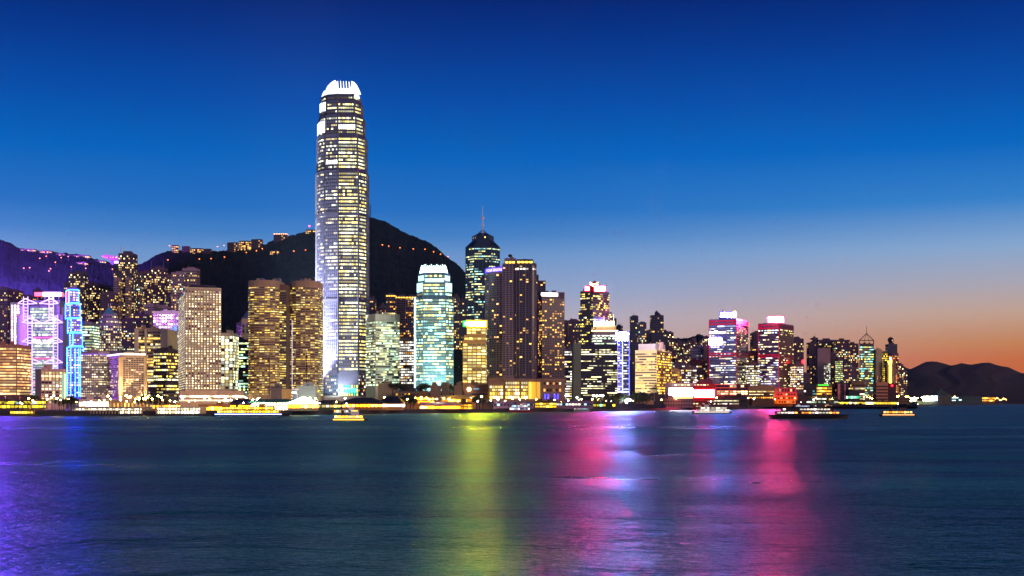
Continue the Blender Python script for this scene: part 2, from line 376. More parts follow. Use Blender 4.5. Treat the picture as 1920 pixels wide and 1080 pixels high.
RIDGE_E = [(-300,440),(-60,448),(0,450),(12,452),(22,458),(36,465),(60,468),(100,473),(150,477),(170,483),(190,488),(215,494),(240,500),(262,496),(290,480),(310,472),(322,469),(350,470),(390,472),(430,469),(480,463),(515,450),(545,441),(575,434),(600,430),(640,416),(686,408),(698,407),(712,412),(728,418),(745,428),(768,441),(785,446),(805,455),(820,465),(836,480),(855,493),(873,512),(900,540),(950,575),(1000,590),(1060,602),(1090,612),(1130,640),(1180,650),(1250,650),(1262,634),(1290,634),(1310,627),(1330,632),(1400,668),(1440,715),(1490,752),(1520,757),(2100,757)]
YR, YS = 3600., 1850.
def hz(px, Y):
    zr = Z(interp(RIDGE_E, px), YR); s = min(1., max(0., (Y-YS)/(YR-YS)))
    return 3.0+(zr-3.0)*(s**1.25)
def hills():
    def grid(rows, cols, f, name, mat, seam=1.5):
        v = []; fc = []
        for j, Yv in enumerate(rows):
            for i, px in enumerate(cols): v.append(f(px, Yv, j))
        n = len(cols)
        for j in range(len(rows)-1):
            for i in range(n-1): a = j*n+i; fc.append((a, a+1, a+1+n, a+n))
        me = bpy.data.meshes.new(name); me.from_pydata(v, [], fc); me.materials.append(mat); me.polygons.foreach_set('use_smooth', [True]*len(fc))
        o = bpy.data.objects.new(name, me); COL.objects.link(o); tag(o, kind='structure')
    rnd = random.Random(4)
    rows = [YS+(YR-YS)*(k/46)**.8 for k in range(47)]+[YR+25, YR+80, YR+300, YR+900]
    cols = [-300+i*2.0 for i in range(1011)]
    def f(px, Yv, j):
        x = X(px, Yv)
        if Yv <= YR:
            z = hz(px, Yv); a = min(1, (Yv-YS)/500)
            z += a*(16*mnoise.noise(Vector((x*.004, Yv*.004, 1.))) if Yv < YR-30 else 0)*(1-max(0, (Yv-3300)/300))
            z += a*(3.2*mnoise.noise(Vector((x*.06, Yv*.06, 3.)))+rnd.uniform(-1.6, 1.9))
        else:
            z = hz(px, YR)-(Yv-YR)*.35-2
        return (x, Yv, z)
    grid(rows, cols, f, 'hill', M_HILL)
    RF = [(1600,700),(1660,690),(1690,684),(1697,688),(1703,691),(1711,692),(1722,685),(1735,679),(1746,677.5),(1757,678),(1770,682),(1782,686),(1792,684),(1803,680),(1812,682),(1822,683.5),(1832,682),(1843,680.5),(1856,680),(1868,684),(1880,687),(1890,688),(1903,694),(1915,699),(1925,700),(2000,712),(2200,735)]
    Yf = 9000.
    def f2(px, Yv, j):
        s = max(0, min(1, (Yv-6900)/(Yf-6900))); zr = Z(interp(RF, px+(1-s)*130*mnoise.noise(Vector((px*.006, Yv*.0011, 4.)))+(1-s)*60), Yf)
        z = 1+(zr-1)*s**.9 if Yv <= Yf else zr-(Yv-Yf)*.3
        if 0 < s: z += s*(26*mnoise.noise(Vector((X(px,Yv)*.0016, Yv*.0016, 7.)))*(1-s)*2+5*mnoise.noise(Vector((X(px,Yv)*.008, Yv*.008, 2.)))) 
        return (X(px,Yv), Yv, z)
    grid([6900+k*50 for k in range(43)]+[9600, 10500], [1600+i*3 for i in range(201)], f2, 'distant_mountain', M_FAR)
hills()
# ---------------------------------------------------------------- the supertall tower
def supertall():
    Y = 1600
    c0 = (X(640,Y), Y+30)
    P = [(X(672,Y),Y),(X(686.5,Y+14),Y+14),(X(686.5,Y+14),Y+46),(X(672,Y+60),Y+60),(X(618,Y+62),Y+62),(X(597,Y+60),Y+56),(X(592,Y+34),Y+34),(X(594.5,Y+20),Y+20),(X(601,Y+9),Y+9),(X(608.5,Y+6),Y+6),(X(610,Y+3),Y+3),(X(634,Y-1),Y-1)]
    tiers = [(P,318),(scl(P,(.95,.95)),250),(scl(P,(.885,.92)),214),(scl(P,(.82,.88)),186),(scl(P,(.765,.84)),174)]
    wm = wall((88,86,110), .35, .15, .1, .5)
    wn = [win(.46, 1.5, (255,228,150), (250,250,215), .55, 5, .05, (44,46,76), .03), win(.80, 1.9, (255,228,120), (250,250,195), .55, 14, .05, (34,36,62), .03)]
    th = T('supertall_tower','tallest silver skyscraper with a white glowing claw crown, standing before the dark mountain',tiers,6.55,2.9,wm,wn,'r',.46,yb=700,plant=None,parapet=0,fin=(2.9,.45,.34),bandm=wall((112,112,132),.35,.08,.2,.5),cat='skyscraper',faces2=(11,0))
    for P_, a, b_ in th.tz:
        for vtx in (11,0,9):
            q = MB(); q.tube((P_[vtx][0],P_[vtx][1]-.3,max(a,Z(700,Y))),(P_[vtx][0],P_[vtx][1]-.3,b_),1.25,n=6); th.part(q,'corner_shaft',wall((46,46,66),.4,.1))
    # slimmer mechanical floors in pale lit louvres
    W1 = win(.97,2.0,(215,232,255),(250,255,255),.5,3,.09,(60,70,100),.5)
    for (ya, yb_, k, fc) in ((197,207,.838,(11,10)),(233,241,.90,(11,)),(300,307,.957,(10,)),(188,205,.84,(7,8)),(224,246,.90,(6,7,8)),(176,180,.775,(11,0))):
        mb = MB(); Pk = scl(P,(k,k)); winrow(mb, Pk, Z(yb_,Y), Z(ya,Y), 3, 0, 'r', off=.8, face=fc); th.part(mb, 'louvre_band', W1)
    for ya in (398, 560, 318):
        mb = MB(); winrow(mb, scl(P,1.0) if ya>320 else scl(P,.957), Z(ya+6,Y), Z(ya,Y), 3, 0, 'r', off=.5); th.part(mb, 'louvre_band', wall((52,50,72),.5,.2,.3))
    # teal glazed lobby floors
    for k in range(3):
        mb = MB(); winrow(mb, P, Z(722+k*8+5,Y), Z(722+k*8,Y), 3.2, k, 'p', .35, off=.3, face=(11,)); th.part(mb, 'window_row', win(.9, 2.2, TEAL, (240,230,120), .3 if k < 2 else .8, 3, .02, (20,90,84), .25))
        mb = MB(); winrow(mb, P, Z(722+k*8+7.4,Y), Z(722+k*8+5.6,Y), 3.2, k, 'r', off=.35, face=(11,)); th.part(mb, 'spandrel', emi((70,225,205), 1.3))
    for k in range(7):
        mb = MB(); winrow(mb, P, Z(704+k*6.55+3.4,Y), Z(704+k*6.55,Y), 2.4, k, 'p', .4, off=.3, face=(10,9,0)); th.part(mb, 'window_row', win(.4, 1.4, WARM, WHT, .5, 2, .02, (30,60,70)))
    # crown: curved claws, a closed drum below and open fingers on top
    CW = emi((240,250,250), 1.6, 'crown_emissive', (230,230,235))  # floodlighting on the crown put in as emission
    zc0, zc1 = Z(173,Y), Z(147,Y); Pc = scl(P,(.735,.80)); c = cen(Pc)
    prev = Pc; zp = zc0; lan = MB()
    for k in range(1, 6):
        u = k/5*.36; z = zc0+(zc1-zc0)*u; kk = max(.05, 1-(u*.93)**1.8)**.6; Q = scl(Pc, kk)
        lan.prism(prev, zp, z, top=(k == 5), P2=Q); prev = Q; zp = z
    th.part(lan, 'crown_core', CW)
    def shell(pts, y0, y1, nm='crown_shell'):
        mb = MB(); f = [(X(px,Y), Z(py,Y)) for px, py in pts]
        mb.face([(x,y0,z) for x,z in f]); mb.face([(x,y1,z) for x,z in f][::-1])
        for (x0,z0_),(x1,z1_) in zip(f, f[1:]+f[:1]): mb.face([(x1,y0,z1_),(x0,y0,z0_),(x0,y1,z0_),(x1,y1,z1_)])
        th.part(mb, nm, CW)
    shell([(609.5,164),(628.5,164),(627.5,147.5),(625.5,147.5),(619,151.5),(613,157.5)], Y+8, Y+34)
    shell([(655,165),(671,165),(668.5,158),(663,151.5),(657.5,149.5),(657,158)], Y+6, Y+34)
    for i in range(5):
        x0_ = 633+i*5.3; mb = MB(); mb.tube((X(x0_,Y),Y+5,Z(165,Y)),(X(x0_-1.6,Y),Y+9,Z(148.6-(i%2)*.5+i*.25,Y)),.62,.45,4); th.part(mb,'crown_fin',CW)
    for (px, s) in ((608, 1), (671, 1)):
        pass
    # wide entrance podium
    pod = MB(); pod.prism(scl(P,1.08), GZ, Z(742,Y)); th.part(pod, 'podium', M_WHITE)
supertall()

# ---------------------------------------------------------------- the shorter twin with a lit crown
def twin():
    Y = 1500
    def oc(a, b, c_, d):
        return [(X(a,Y+12),Y+12),(X(b,Y),Y),(X(c_,Y),Y),(X(d,Y+12),Y+12),(X(d,Y+40),Y+40),(X(c_,Y+50),Y+50),(X(b,Y+50),Y+50),(X(a,Y+40),Y+40)]
    P = oc(779,793,836,850); P2 = oc(782,794,834,847); P3 = oc(785,796,833,843)
    wm = wall((96,128,138), .3, .15, .1, .4)
    wn = win(.55, 2.0, (250,235,130), (190,255,240), .5, 5, .05, (60,120,135), .10)
    th = T('crowned_glass_tower','mid height teal glass tower with a glowing white crown, beside the tallest skyscraper',[(P,556),(P2,528),(P3,511)],5.7,2.8,wm,wn,'r',.55,yb=727,plant=None,parapet=0,fin=(5.6,.4,.3),bandm=wall((150,185,195),.3,.1,.2,.4),cat='office tower')
    CW = emi((205,245,250), 3.5, 'crown_emissive', (230,230,235))
    Pc = oc(787,796,832,841); z0, z1 = Z(511,Y), Z(497,Y); c = cen(Pc)
    mb = MB()
    for i, p, q, L, t, n in edges(Pc, True):
        k = max(2, round(L/2.6))
        for j in range(k):
            s = j*L/k; x, y = p[0]+t[0]*s, p[1]+t[1]*s
            mb = MB(); mb.tube((x,y,z0),(c[0]+(x-c[0])*.86, c[1]+(y-c[1])*.86, z1+(1.2 if j % 3 == 0 else 0)), .5, .4, 4)
            if i in (0,1,2,7): th.part(mb, 'crown_fin', CW)
    mb = MB(); mb.prism(scl(Pc,.93), z0, z0+(z1-z0)*.78, P2=scl(Pc,.86)); th.part(mb, 'crown_core', CW)
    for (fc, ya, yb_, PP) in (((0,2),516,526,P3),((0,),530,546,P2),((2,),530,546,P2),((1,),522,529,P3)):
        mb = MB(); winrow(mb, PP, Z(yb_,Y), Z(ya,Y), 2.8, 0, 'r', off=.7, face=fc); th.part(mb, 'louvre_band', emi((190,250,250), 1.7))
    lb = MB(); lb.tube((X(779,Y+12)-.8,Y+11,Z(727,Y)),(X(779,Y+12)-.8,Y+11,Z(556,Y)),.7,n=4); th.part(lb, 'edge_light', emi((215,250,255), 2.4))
twin()
def floodlight(px, Y, z, tx, ty, tz_, col, W_, ang, blend=.6, name='floodlight'):
    l = bpy.data.lights.new(name, 'SPOT'); l.energy = W_; l.color = col; l.spot_size = R(ang); l.spot_blend = blend; l.shadow_soft_size = 1.5
    o = bpy.data.objects.new(name, l); COL.objects.link(o); p = Vector((X(px,Y), Y, z)); o.location = p
    q = Vector((X(tx,ty), ty, tz_)); o.rotation_euler = (p-q).to_track_quat('Z','Y').to_euler(); return o
floodlight(584,1515,14,602,1612,50,(.92,1,.98),1.1e7,80)
floodlight(562,1590,14,600,1625,150,(.92,.96,1),2.6e7,75)
floodlight(560,1585,14,600,1625,300,(.92,.96,1),4e7,40)
floodlight(622,1550,14,626,1603,60,(.85,1,.98),.7e6,80)
floodlight(815,1450,22,815,1500,60,(.7,1,.95),.35e6,100)

# ---------------------------------------------------------------- truss bank tower
def trussbank():
    Y = 1500
    cream = wall((196,190,214), .5, .12, .2); glass = wall((92,96,122), .3, .2, .1)
    c = (X(84,Y), Y+20)
    th = Thing('truss_office_tower','wide grey tower hung from white steel trusses with a red and white roof sign','office tower',(c[0],c[1],GZ))
    b = MB(); box_px(b,52,118,590,750,Y+4,40); box_px(b,50,112,563,590,Y+6,34); th.part(b,'body',glass)
    s = MB(); box_px(s,32,50,590,748,Y+2,44); box_px(s,36,50,572,590,Y+8,30); th.part(s,'stair_tower',cream)
    s = MB(); box_px(s,108,120,598,735,Y+10,25); box_px(s,103,116,575,598,Y+12,20); th.part(s,'stair_tower',wall((190,150,190),.5,.12,.2))
    # floors of light between the masts
    wn = win(.86, 1.0, (225,255,190), (255,255,225), .5, 6, .03, (60,80,90), .1); r = 0
    y = 577
    while y < 745:
        mb = MB(); P = flat(58 if y > 590 else 56, 102 if y < 592 else 107, Y+3.6, 1)
        winrow(mb, P, Z(y+3.6,Y), Z(y,Y), 2.2, r, 'r', off=.2, face=(0,)); th.part(mb,'window_row',wn); y += 5.4; r += 1
    wp = win(.95, 2.2, (255,200,215), (255,245,250), .6, 2, .10, (120,60,80), .3); r = 0; y = 570
    while y < 646:
        mb = MB(); P = flat(20,37,Y+14,20); winrow(mb, P, Z(y+4.6,Y), Z(y,Y), 4.2, r, 'p', .18, off=.2, face=(0,)); th.part(mb,'window_row',wp); y += 5.8; r += 1
    y = 600
    while y < 700:
        mb = MB(); P = flat(113,121,Y+9,10); winrow(mb, P, Z(y+4.6,Y), Z(y,Y), 3, r, 'p', .12, off=.2, face=(0,)); th.part(mb,'window_row',wp); y += 5.8; r += 1
    s = MB(); box_px(s,19.5,37.5,567,748,Y+14.2,20); th.part(s,'stair_tower',cream)
    # ladder masts
    ST = emi((215,205,255), .95, 'glowing_steel', (220,220,230))  # floodlit look of masts and trusses painted in as emission
    for (xm, ya, yb_) in ((48,556,600),(96,556,600),(56,590,748),(104,590,748)):
        mb = MB()
        for dx in (-2.6, 2.6):
            mb.tube((X(xm,Y)+dx,Y,Z(yb_,Y)),(X(xm,Y)+dx,Y,Z(ya,Y)), .55, n=5)
        z = Z(yb_,Y)
        while z < Z(ya,Y): mb.tube((X(xm,Y)-2.6,Y,z),(X(xm,Y)+2.6,Y,z), .4, n=4); z += 3.6
        th.part(mb,'mast',ST)
    # hanging trusses at each refuge floor
    for k, (yt, ms) in enumerate(((560,(48,96)),(596,(56,104)),(632,(56,104)),(671,(56,104)),(713,(56,104)))):
        tr = MB(); h = 9
        for m_ in ms:
            for sgn in (-1, 1):
                span = 22 if (sgn > 0) == (m_ == ms[0]) else 14
                if m_ == ms[1] and sgn < 0: span = 22
                x1 = m_+sgn*span
                tr.tube((X(m_,Y),Y-1,Z(yt,Y)),(X(x1,Y),Y-1,Z(yt+h,Y)), .75, n=5)
                tr.tube((X(m_,Y),Y-1,Z(yt+h+1.5,Y)),(X(x1,Y),Y-1,Z(yt+h,Y)), .6, n=5)
        th.part(tr,'truss',ST if k < 4 else emi((255,150,190),1.2))  # floodlit look of the pink trusses painted in as emission too
        if k in (2,3):
            rb = MB(); P = flat(60,100,Y+3,1); winrow(rb,P,Z(yt+3,Y),Z(yt-1,Y),3,k,'r',off=.3,face=(0,)); th.part(rb,'red_band',emi((235,80,90),.8))
    s = MB(); box_px(s,80,114,548,555,Y-3,4); sg = th.part(s,'sign',emi((255,190,235),14))
    s = MB(); box_px(s,64.5,79.7,548,555,Y-3,4); th.part(s,'sign',emi((255,60,20),5),label='orange red left end of the roof sign')
    s = MB(); box_px(s,114.3,118,549,556,Y-3,4); th.part(s,'sign',emi((255,60,20),5),label='orange red right end of the roof sign')
    s = MB()
    for xx in (70,84,98,110): s.tube((X(xx,Y),Y,Z(575,Y)),(X(xx,Y),Y,Z(550,Y)),.5,n=4)
    th.part(s,'sign_frame',M_STEEL)
trussbank()

# ---------------------------------------------------------------- neon edged slim tower
def neontower():
    Y = 1420; gr = wall((120,112,140), .5, .15, .2)
    tiers = [(corner(126,133,157,Y),650),(corner(131,137,155,Y),624),(corner(127,134,153,Y),597),(corner(123,132,151,Y),569),(corner(124,130,148,Y),543)]
    th = T('neon_edged_tower','slim stepped tower outlined in bright blue neon tubes, right of the truss framed bank',tiers,4.7,3,gr,win(.55,1.5,(255,215,140),(235,225,210),.5,2,.04,(30,40,66)),'p',.5,gap=.3,plant=None,yb=745)
    NE = emi((10,56,255), 95.0, 'blue_neon')
    for i, (P, a, b) in enumerate(th.tz):
        if i == 0: a = Z(744,Y)
        mb = MB(); off = .7
        for k in (0,1,3): mb.tube((P[k][0],P[k][1]-off,a),(P[k][0],P[k][1]-off,b), .30, n=4)
        for z in ((b,) if i == 0 else (a+.8,b)):
            mb.tube((P[3][0],P[3][1]-off,z),(P[0][0],P[0][1]-off,z), .30, n=4); mb.tube((P[0][0],P[0][1]-off,z),(P[1][0],P[1][1]-off,z), .30, n=4)
        if i == 0:
            for f_ in (.35,.62,.75):
                x = P[0][0]+(P[1][0]-P[0][0])*f_; y = P[0][1]+(P[1][1]-P[0][1])*f_-off; mb.tube((x,y,a),(x,y,b-2), .26, n=4)
        th.part(mb,'neon_outline',NE)
    mb = MB(); P = th.tz[4][0]; winrow(mb,P,th.tz[4][1]+1,th.tz[4][2]-1,3,0,'r',off=.4,face=(3,)); th.part(mb,'red_side_panel',emi((235,20,90),1.6))
neontower()
# unseen tower added beyond the left edge; its screens throw violet light on the water
th = T('unseen_magenta_tower','unseen dark glass tower with magenta light screens, added beyond the left edge',[(flat(-95,-48,1350,40),470)],5,3,wall((40,30,60),.3),win(.4,1.5,PNK,BLU,.5,4),'r',.5,yb=700)
sign(th,-92,-51,482,545,1346,emi((205,60,255),420),'light_screen')  # unseen screen added to throw violet light on the water
sign(th,-92,-51,560,700,1346,emi((110,70,255),300),'light_screen','added unseen lower violet light screen')
# ---------------------------------------------------------------- left half office buildings
OT = 'office tower'
beige = wall((176,158,150), .8); tan = wall((190,168,140), .8); brown = wall((128,104,86), .7); cream = wall((215,198,176), .8)
grey = wall((120,118,124), .7); darkg = wall((44,46,62), .35, .2, .1, .2); mauve = wall((150,128,142), .8); dusk = wall((84,74,96), .8); pinkw = wall((205,165,165), .8)
th = T('louvred_office','pinkish brown block with warm glowing strip windows, cut by the left edge',[(flat(-40,31.5,1150,35),648)],5.6,3.2,wall((176,120,104),.8),win(.62,1.25,(255,190,110),(255,220,150),.4,8,.0,(140,95,80),.22),'r',.55,yb=745,plant=None)
th = T('city_hall_block','white boxy block with a blank pink side wall by the waterfront',[(corner(66,77,124,1110,1.0),694)],6.1,3.2,pinkw,win(.62,1.9,(255,225,150),(255,245,205),.5,8,.10,(48,40,66)),'p',.62,gap=.14,yb=760,faces=(0,),plant=None,top_skip=.3)
sg = MB(); P = th.P
for k in range(6):
    pass
mb = MB(); winrow(mb,[(P[0][0]+(P[1][0]-P[0][0])*.80,P[0][1]+(P[1][1]-P[0][1])*.80),P[1],P[2]],Z(757,1110),Z(700,1110),2.5,0,'r',off=.5,face=(0,)); th.part(mb,'glass_stair',win(.9,.9,(190,200,150),(160,200,180),.5,1,.05,(70,80,70),.2))
T('banded_tower','slim tower with bright greenish strip windows and two white spikes, behind the neon edged tower',[(flat(150,173,1700,30),607)],5.2,3,grey,win(.8,1.9,(225,240,170),(210,255,220),.5,6,.0,(50,60,90)),'r',.5,yb=690,mast=((160,586),(167,588)),plant=(.6,4))
def drumtower():
    Y = 1780; c = (X(198,Y), Y+17)
    def ng(r, n=10, ph=.3): return [(c[0]+r*math.cos(ph+2*math.pi*k/n), c[1]+r*math.sin(ph+2*math.pi*k/n)) for k in range(n)]
    k = Y/FP
    th = T('pyramid_topped_tower','round shouldered stone tower with a green pyramid roof',[(ng(22*k),607),(ng(20*k),598),(ng(15*k),588)],4.8,3,wall((140,128,150),.7),win(.62,1.5,(255,225,160),(225,235,215),.4,2,.04,(34,38,66)),'p',.5,gap=.3,yb=662,plant=None,parapet=0)
    r = MB(); zt = Z(588,Y); P = ng(14.5*k,4,math.pi/4+.2)
    r.prism(P, zt, Z(574,Y), P2=scl(P,.2)); th.part(r,'pyramid_roof',wall((70,128,140),.5))
    for dx in (-1.5,1.5):
        m = MB(); m.tube((c[0]+dx,c[1],Z(575,Y)),(c[0]+dx,c[1],Z(567,Y)),.5,.3,5); th.part(m,'finial',M_WHITE)
drumtower()
th = T('curtained_hotel_block','pale mauve hotel block with a violet roof strip, left of the white crowned hotel',[(corner(152,184,205,1230,.45),661)],4.5,2.6,wall((182,160,162),.8),win(.56,1.15,(255,225,165),(255,240,205),.5,2,.0,(110,96,104),.1),'p',.5,gap=.35,yb=748,plant=(.8,3))
mb = MB(); winrow(mb,th.P,Z(665,1230),Z(663,1230),3,0,'r',off=.5,face=(0,3)); th.part(mb,'violet_strip',emi((120,60,220),1.2))
th = T('white_crowned_hotel','beige hotel with a bright white roof line and a floodlit corner pier, facing the harbour',[(corner(200,226,274,1180,1.7),668)],3.6,2.3,wall((206,176,140),.8),win(.30,1.3,(255,225,160),(255,245,215),.5,2,.0,(46,44,60)),'p',.5,gap=.22,yb=748,plant=None,faces=(0,3))
mb = MB(); mb.prism(scl(th.P,.985),th.zt,Z(662,1180)); th.part(mb,'lit_crown',emi((255,250,240),1.5))
for (f0,f1) in ((-.06,.10),(.92,1.03)):
    a,b = th.P[0],th.P[1]; A=(a[0]+(b[0]-a[0])*f0,a[1]+(b[1]-a[1])*f0-1.5); B=(a[0]+(b[0]-a[0])*f1,a[1]+(b[1]-a[1])*f1-1.5)
    mb = MB(); mb.prism([A,B,(B[0],B[1]+2.4),(A[0],A[1]+2.4)],GZ,th.zt-.3); th.part(mb,'corner_pier',wall((230,200,150),.8))
floodlight(227,1168,9,227,1180,40,(1,.72,.35),9e4,70); floodlight(272,1188,9,272,1202,40,(1,.72,.35),6e4,70)
th = T('slab_sided_office','beige office block between two blank end walls, behind the white crowned hotel',[(flat(254,304,1420,32,8),617)],5.6,2.8,wall((176,152,132),.8),win(.6,1.8,YEL,PALE,.4,6,.03,(60,44,40)),'r',.55,yb=725,plant=(.5,3))
for (a,b,m_) in ((252,258,cream),(271,273,cream),(301,314,beige)):
    mb = MB(); mb.box(X(a,1416),X(b,1416),1416,1460,GZ,Z(616.5,1416)); th.part(mb,'end_wall',m_)
T('dark_bronze_block','dark stepped block with yellow office windows, left of the porthole tower',[(corner(278,310,334,1250,.35),718),(corner(288,312,333.5,1252,.35),657)],6.0,2.6,wall((48,42,50),.6),win(.62,1.9,(255,215,90),(255,245,190),.45,3,.05,(24,22,34)),'p',.48,gap=.12,yb=757,plant=(.75,5))
th = T('white_grid_tower','pale tower faced in a white square grid, peeping from behind the porthole tower',[(flat(287,335,1700,34),585)],5.6,3.6,wall((232,226,214),.6),win(.6,2.0,(255,240,170),(255,252,225),.5,2,.0,(18,20,40)),'p',.62,gap=.3,yb=668,plant=(.5,4))
mb = MB(); winrow(mb,flat(321,333,1697,3),Z(668,1700),Z(612,1700),2.4,0,'r',off=.3,face=(0,)); th.part(mb,'blue_light_panel',win(.5,2.4,(40,110,255),(150,200,255),.4,1,.05,(20,40,120),.2))
# porthole tower
def porthole():
    Y = 1350; P = corner(334,347,415,Y,3.2); w_ = wall((196,176,150),.75,.1,.3)
    th = T('porthole_tower','tall stone coloured tower punched all over with round porthole windows',[(P,541)],4.66,3.02,w_,win(.82,2.0,(255,240,185),(255,214,120),.25,3,.0,(36,30,40)),'p',.66,rnd=True,yb=733,plant=None,cat=OT,faces=(0,3))
    a = MB(); a.prism(scl(P,.93),th.zt+.05,Z(529,Y),P2=scl(P,(.68,.6))); th.part(a,'hipped_roof',wall((84,80,100),.6))
    a = MB(); winrow(a,scl(P,.985),th.zt+.1,th.zt+1.3,3,0,'r',off=.4,face=(0,)); th.part(a,'eave_light_strip',emi((255,215,130),3))
porthole()
th = T('post_office_block','long low cream block with white strip windows at the foot of the porthole tower',[(corner(327,337,456,1100,5),735)],7.5,4,wall((214,190,160),.8),win(.85,6,(255,235,190),(240,250,215),.4,6,.0,(60,60,60),.15),'r',.4,yb=757,plant=(.7,2.5),cat='low block')
T('white_column_tower','white framed tower with tall narrow windows, right of the porthole tower',[(flat(414,437,1500,30),626)],5.9,4.8,wall((222,216,200),.7),win(.72,1.8,(255,238,160),(235,255,225),.5,1,.0,(24,26,50)),'p',.72,gap=.34,yb=733,plant=None)
T('black_glass_block','black glass office block with scattered green and yellow lights, left of the twin brown towers',[(flat(432,468,1600,30),638)],5.4,2.6,darkg,win(.55,1.9,(235,245,150),(190,255,225),.5,4,.04,(16,22,44)),'r',.5,yb=750,plant=None)
th = T('gabled_stone_tower','sandstone tower top with a steep slate roof, peeping over the black glass block',[(flat(453,482,1900,30),598)],11,6,wall((190,165,120),.8),win(.3,1.3,YEL,PALE,.4,1,.0,(26,24,40)),'p',.7,gap=.5,yb=636,plant=None)
a = MB(); a.prism(scl(th.P,1.02),th.zt+.2,Z(578,1900),P2=scl(th.P,(.25,.3))); th.part(a,'slate_roof',wall((80,88,120),.6))
T('shadowed_slim_tower','unlit slim grey tower behind the black glass block',[(flat(443,454,2050,25),606)],6,3,dusk,win(.12,1.4,YEL,PALE,.4,2),'p',.4,yb=640,plant=(.5,3),merge=True)
# twin brown lobed towers
for (xl,xm,xr,yt,Y,lab,ml) in ((466,500,536,527,1450,'left of two brown ribbed round cornered towers, with two roof boxes','L'),(537,566,596,528,1480,'right of two brown ribbed round cornered towers, touching the tallest skyscraper','R')):
    if ml == 'L': P = roundf(466,527,Y,42,.42,4); P1 = flat(520,537,Y+12,30)
    else: P = roundf(545,600,Y,42,.42,4); P1 = flat(536,548,Y+10,30)
    wn = win(.56,1.15,(255,214,94),(255,235,150),.4,5,.03,(50,42,44))
    th = T('lobed_office_tower',lab,[(P,yt)],4.45,2.7,wall((168,140,112),.6),wn,'r',.32,yb=745,plant=None,top_skip=2.2,cat=OT)
    b = MB(); b.prism(P1,GZ,Z(yt+5,Y)); wg = th.part(b,'recessed_wing',wall((108,88,80),.6))
    for k in range(0,46):
        y = yt+16+k*4.45
        if y > 745: break
        mb = MB(); winrow(mb,P1,Z(y+2,Y),Z(y,Y),2.7,k+200,'r',off=.15,face=(0,)); th.part(mb,'window_row',wn,wg)
    for (a,b_) in (((482,493),(512,524)) if ml == 'L' else ((562,572),)):
        bb = MB(); box_px(bb,a,b_,yt-5.5,yt,Y+14,14); th.part(bb,'roof_box',wall((100,104,130),.6))
    for px in ((505,) if ml == 'L' else (548,575)):
        s = MB(); s.box(X(px,Y)-.35,X(px,Y)+.35,Y-.9,Y-.4,Z(742,Y),Z(660 if px != 548 else 600,Y)); th.part(s,'glint_strip',win(.6,2.6,(235,220,255),(170,190,255),.5,1,.0))  # glint on the facade put in as an emissive strip
T('pale_banded_tower','cream tower with blank top storeys and even bands of windows, right of the tallest skyscraper',[(corner(686,704,749.5,1560,1.8),590)],4.9,2.5,wall((205,198,172),.7),win(.66,1.5,(240,240,170),(215,250,215),.5,4,.05,(50,66,76)),'r',.48,yb=725,plant=None,top_skip=2.4)
T('crowded_window_block','dark block with rows of white and amber windows, squeezed left of the teal crowned tower',[(flat(748,780,1650,30),636)],5.1,2.6,wall((92,86,96),.7),win(.75,1.9,WHT,AMB,.25,3,.05,(30,30,50)),'p',.52,gap=.12,yb=722,plant=(.6,3))
for (n_,lab,xl,xr,yt,yb_,Y,lit) in (('apartment_tower','dim flats block just right of the tallest skyscraper, above the cream banded tower',687,703,561,592,2150,.30),
    ('apartment_tower','slim flats tower carrying a thin antenna, above the cream banded tower',713,722,574,592,2250,.35),
    ('apartment_tower','dark flats tower with an amber lit roof terrace behind the cream banded tower',724,741,553,640,2100,.35),
    ('apartment_tower','plain dark flats tower between the amber terraced one and the yellow banded one',741,760,556,640,2160,.28),
    ('apartment_tower','dark tower with one bright amber band at its top, left of the teal crowned tower',761,781,556,640,2080,.35)):
    th = T(n_,lab,[(flat(xl,xr,Y,28),yt)],4.3,2.8,wall((74,70,92),.8),win(lit,1.5,AMB,PALE,.35,2,.0,(22,24,42)),'p',.5,merge=True,cat='apartment tower',yb=yb_,z0=None,plant=(.5,4),group='apartment towers behind the waterfront offices')
    if 'amber' in lab:
        mb = MB(); winrow(mb,th.P,th.zt-2.6,th.zt-.6,4,0,'p',.3,off=.3); th.part(mb,'lit_terrace',emi((255,190,60),3))
    if 'antenna' in lab:
        mb = MB(); mb.tube((X(717,Y),Y+10,th.zt),(X(717,Y),Y+10,Z(566,Y)),.6,n=4); th.part(mb,'mast',M_STEEL)
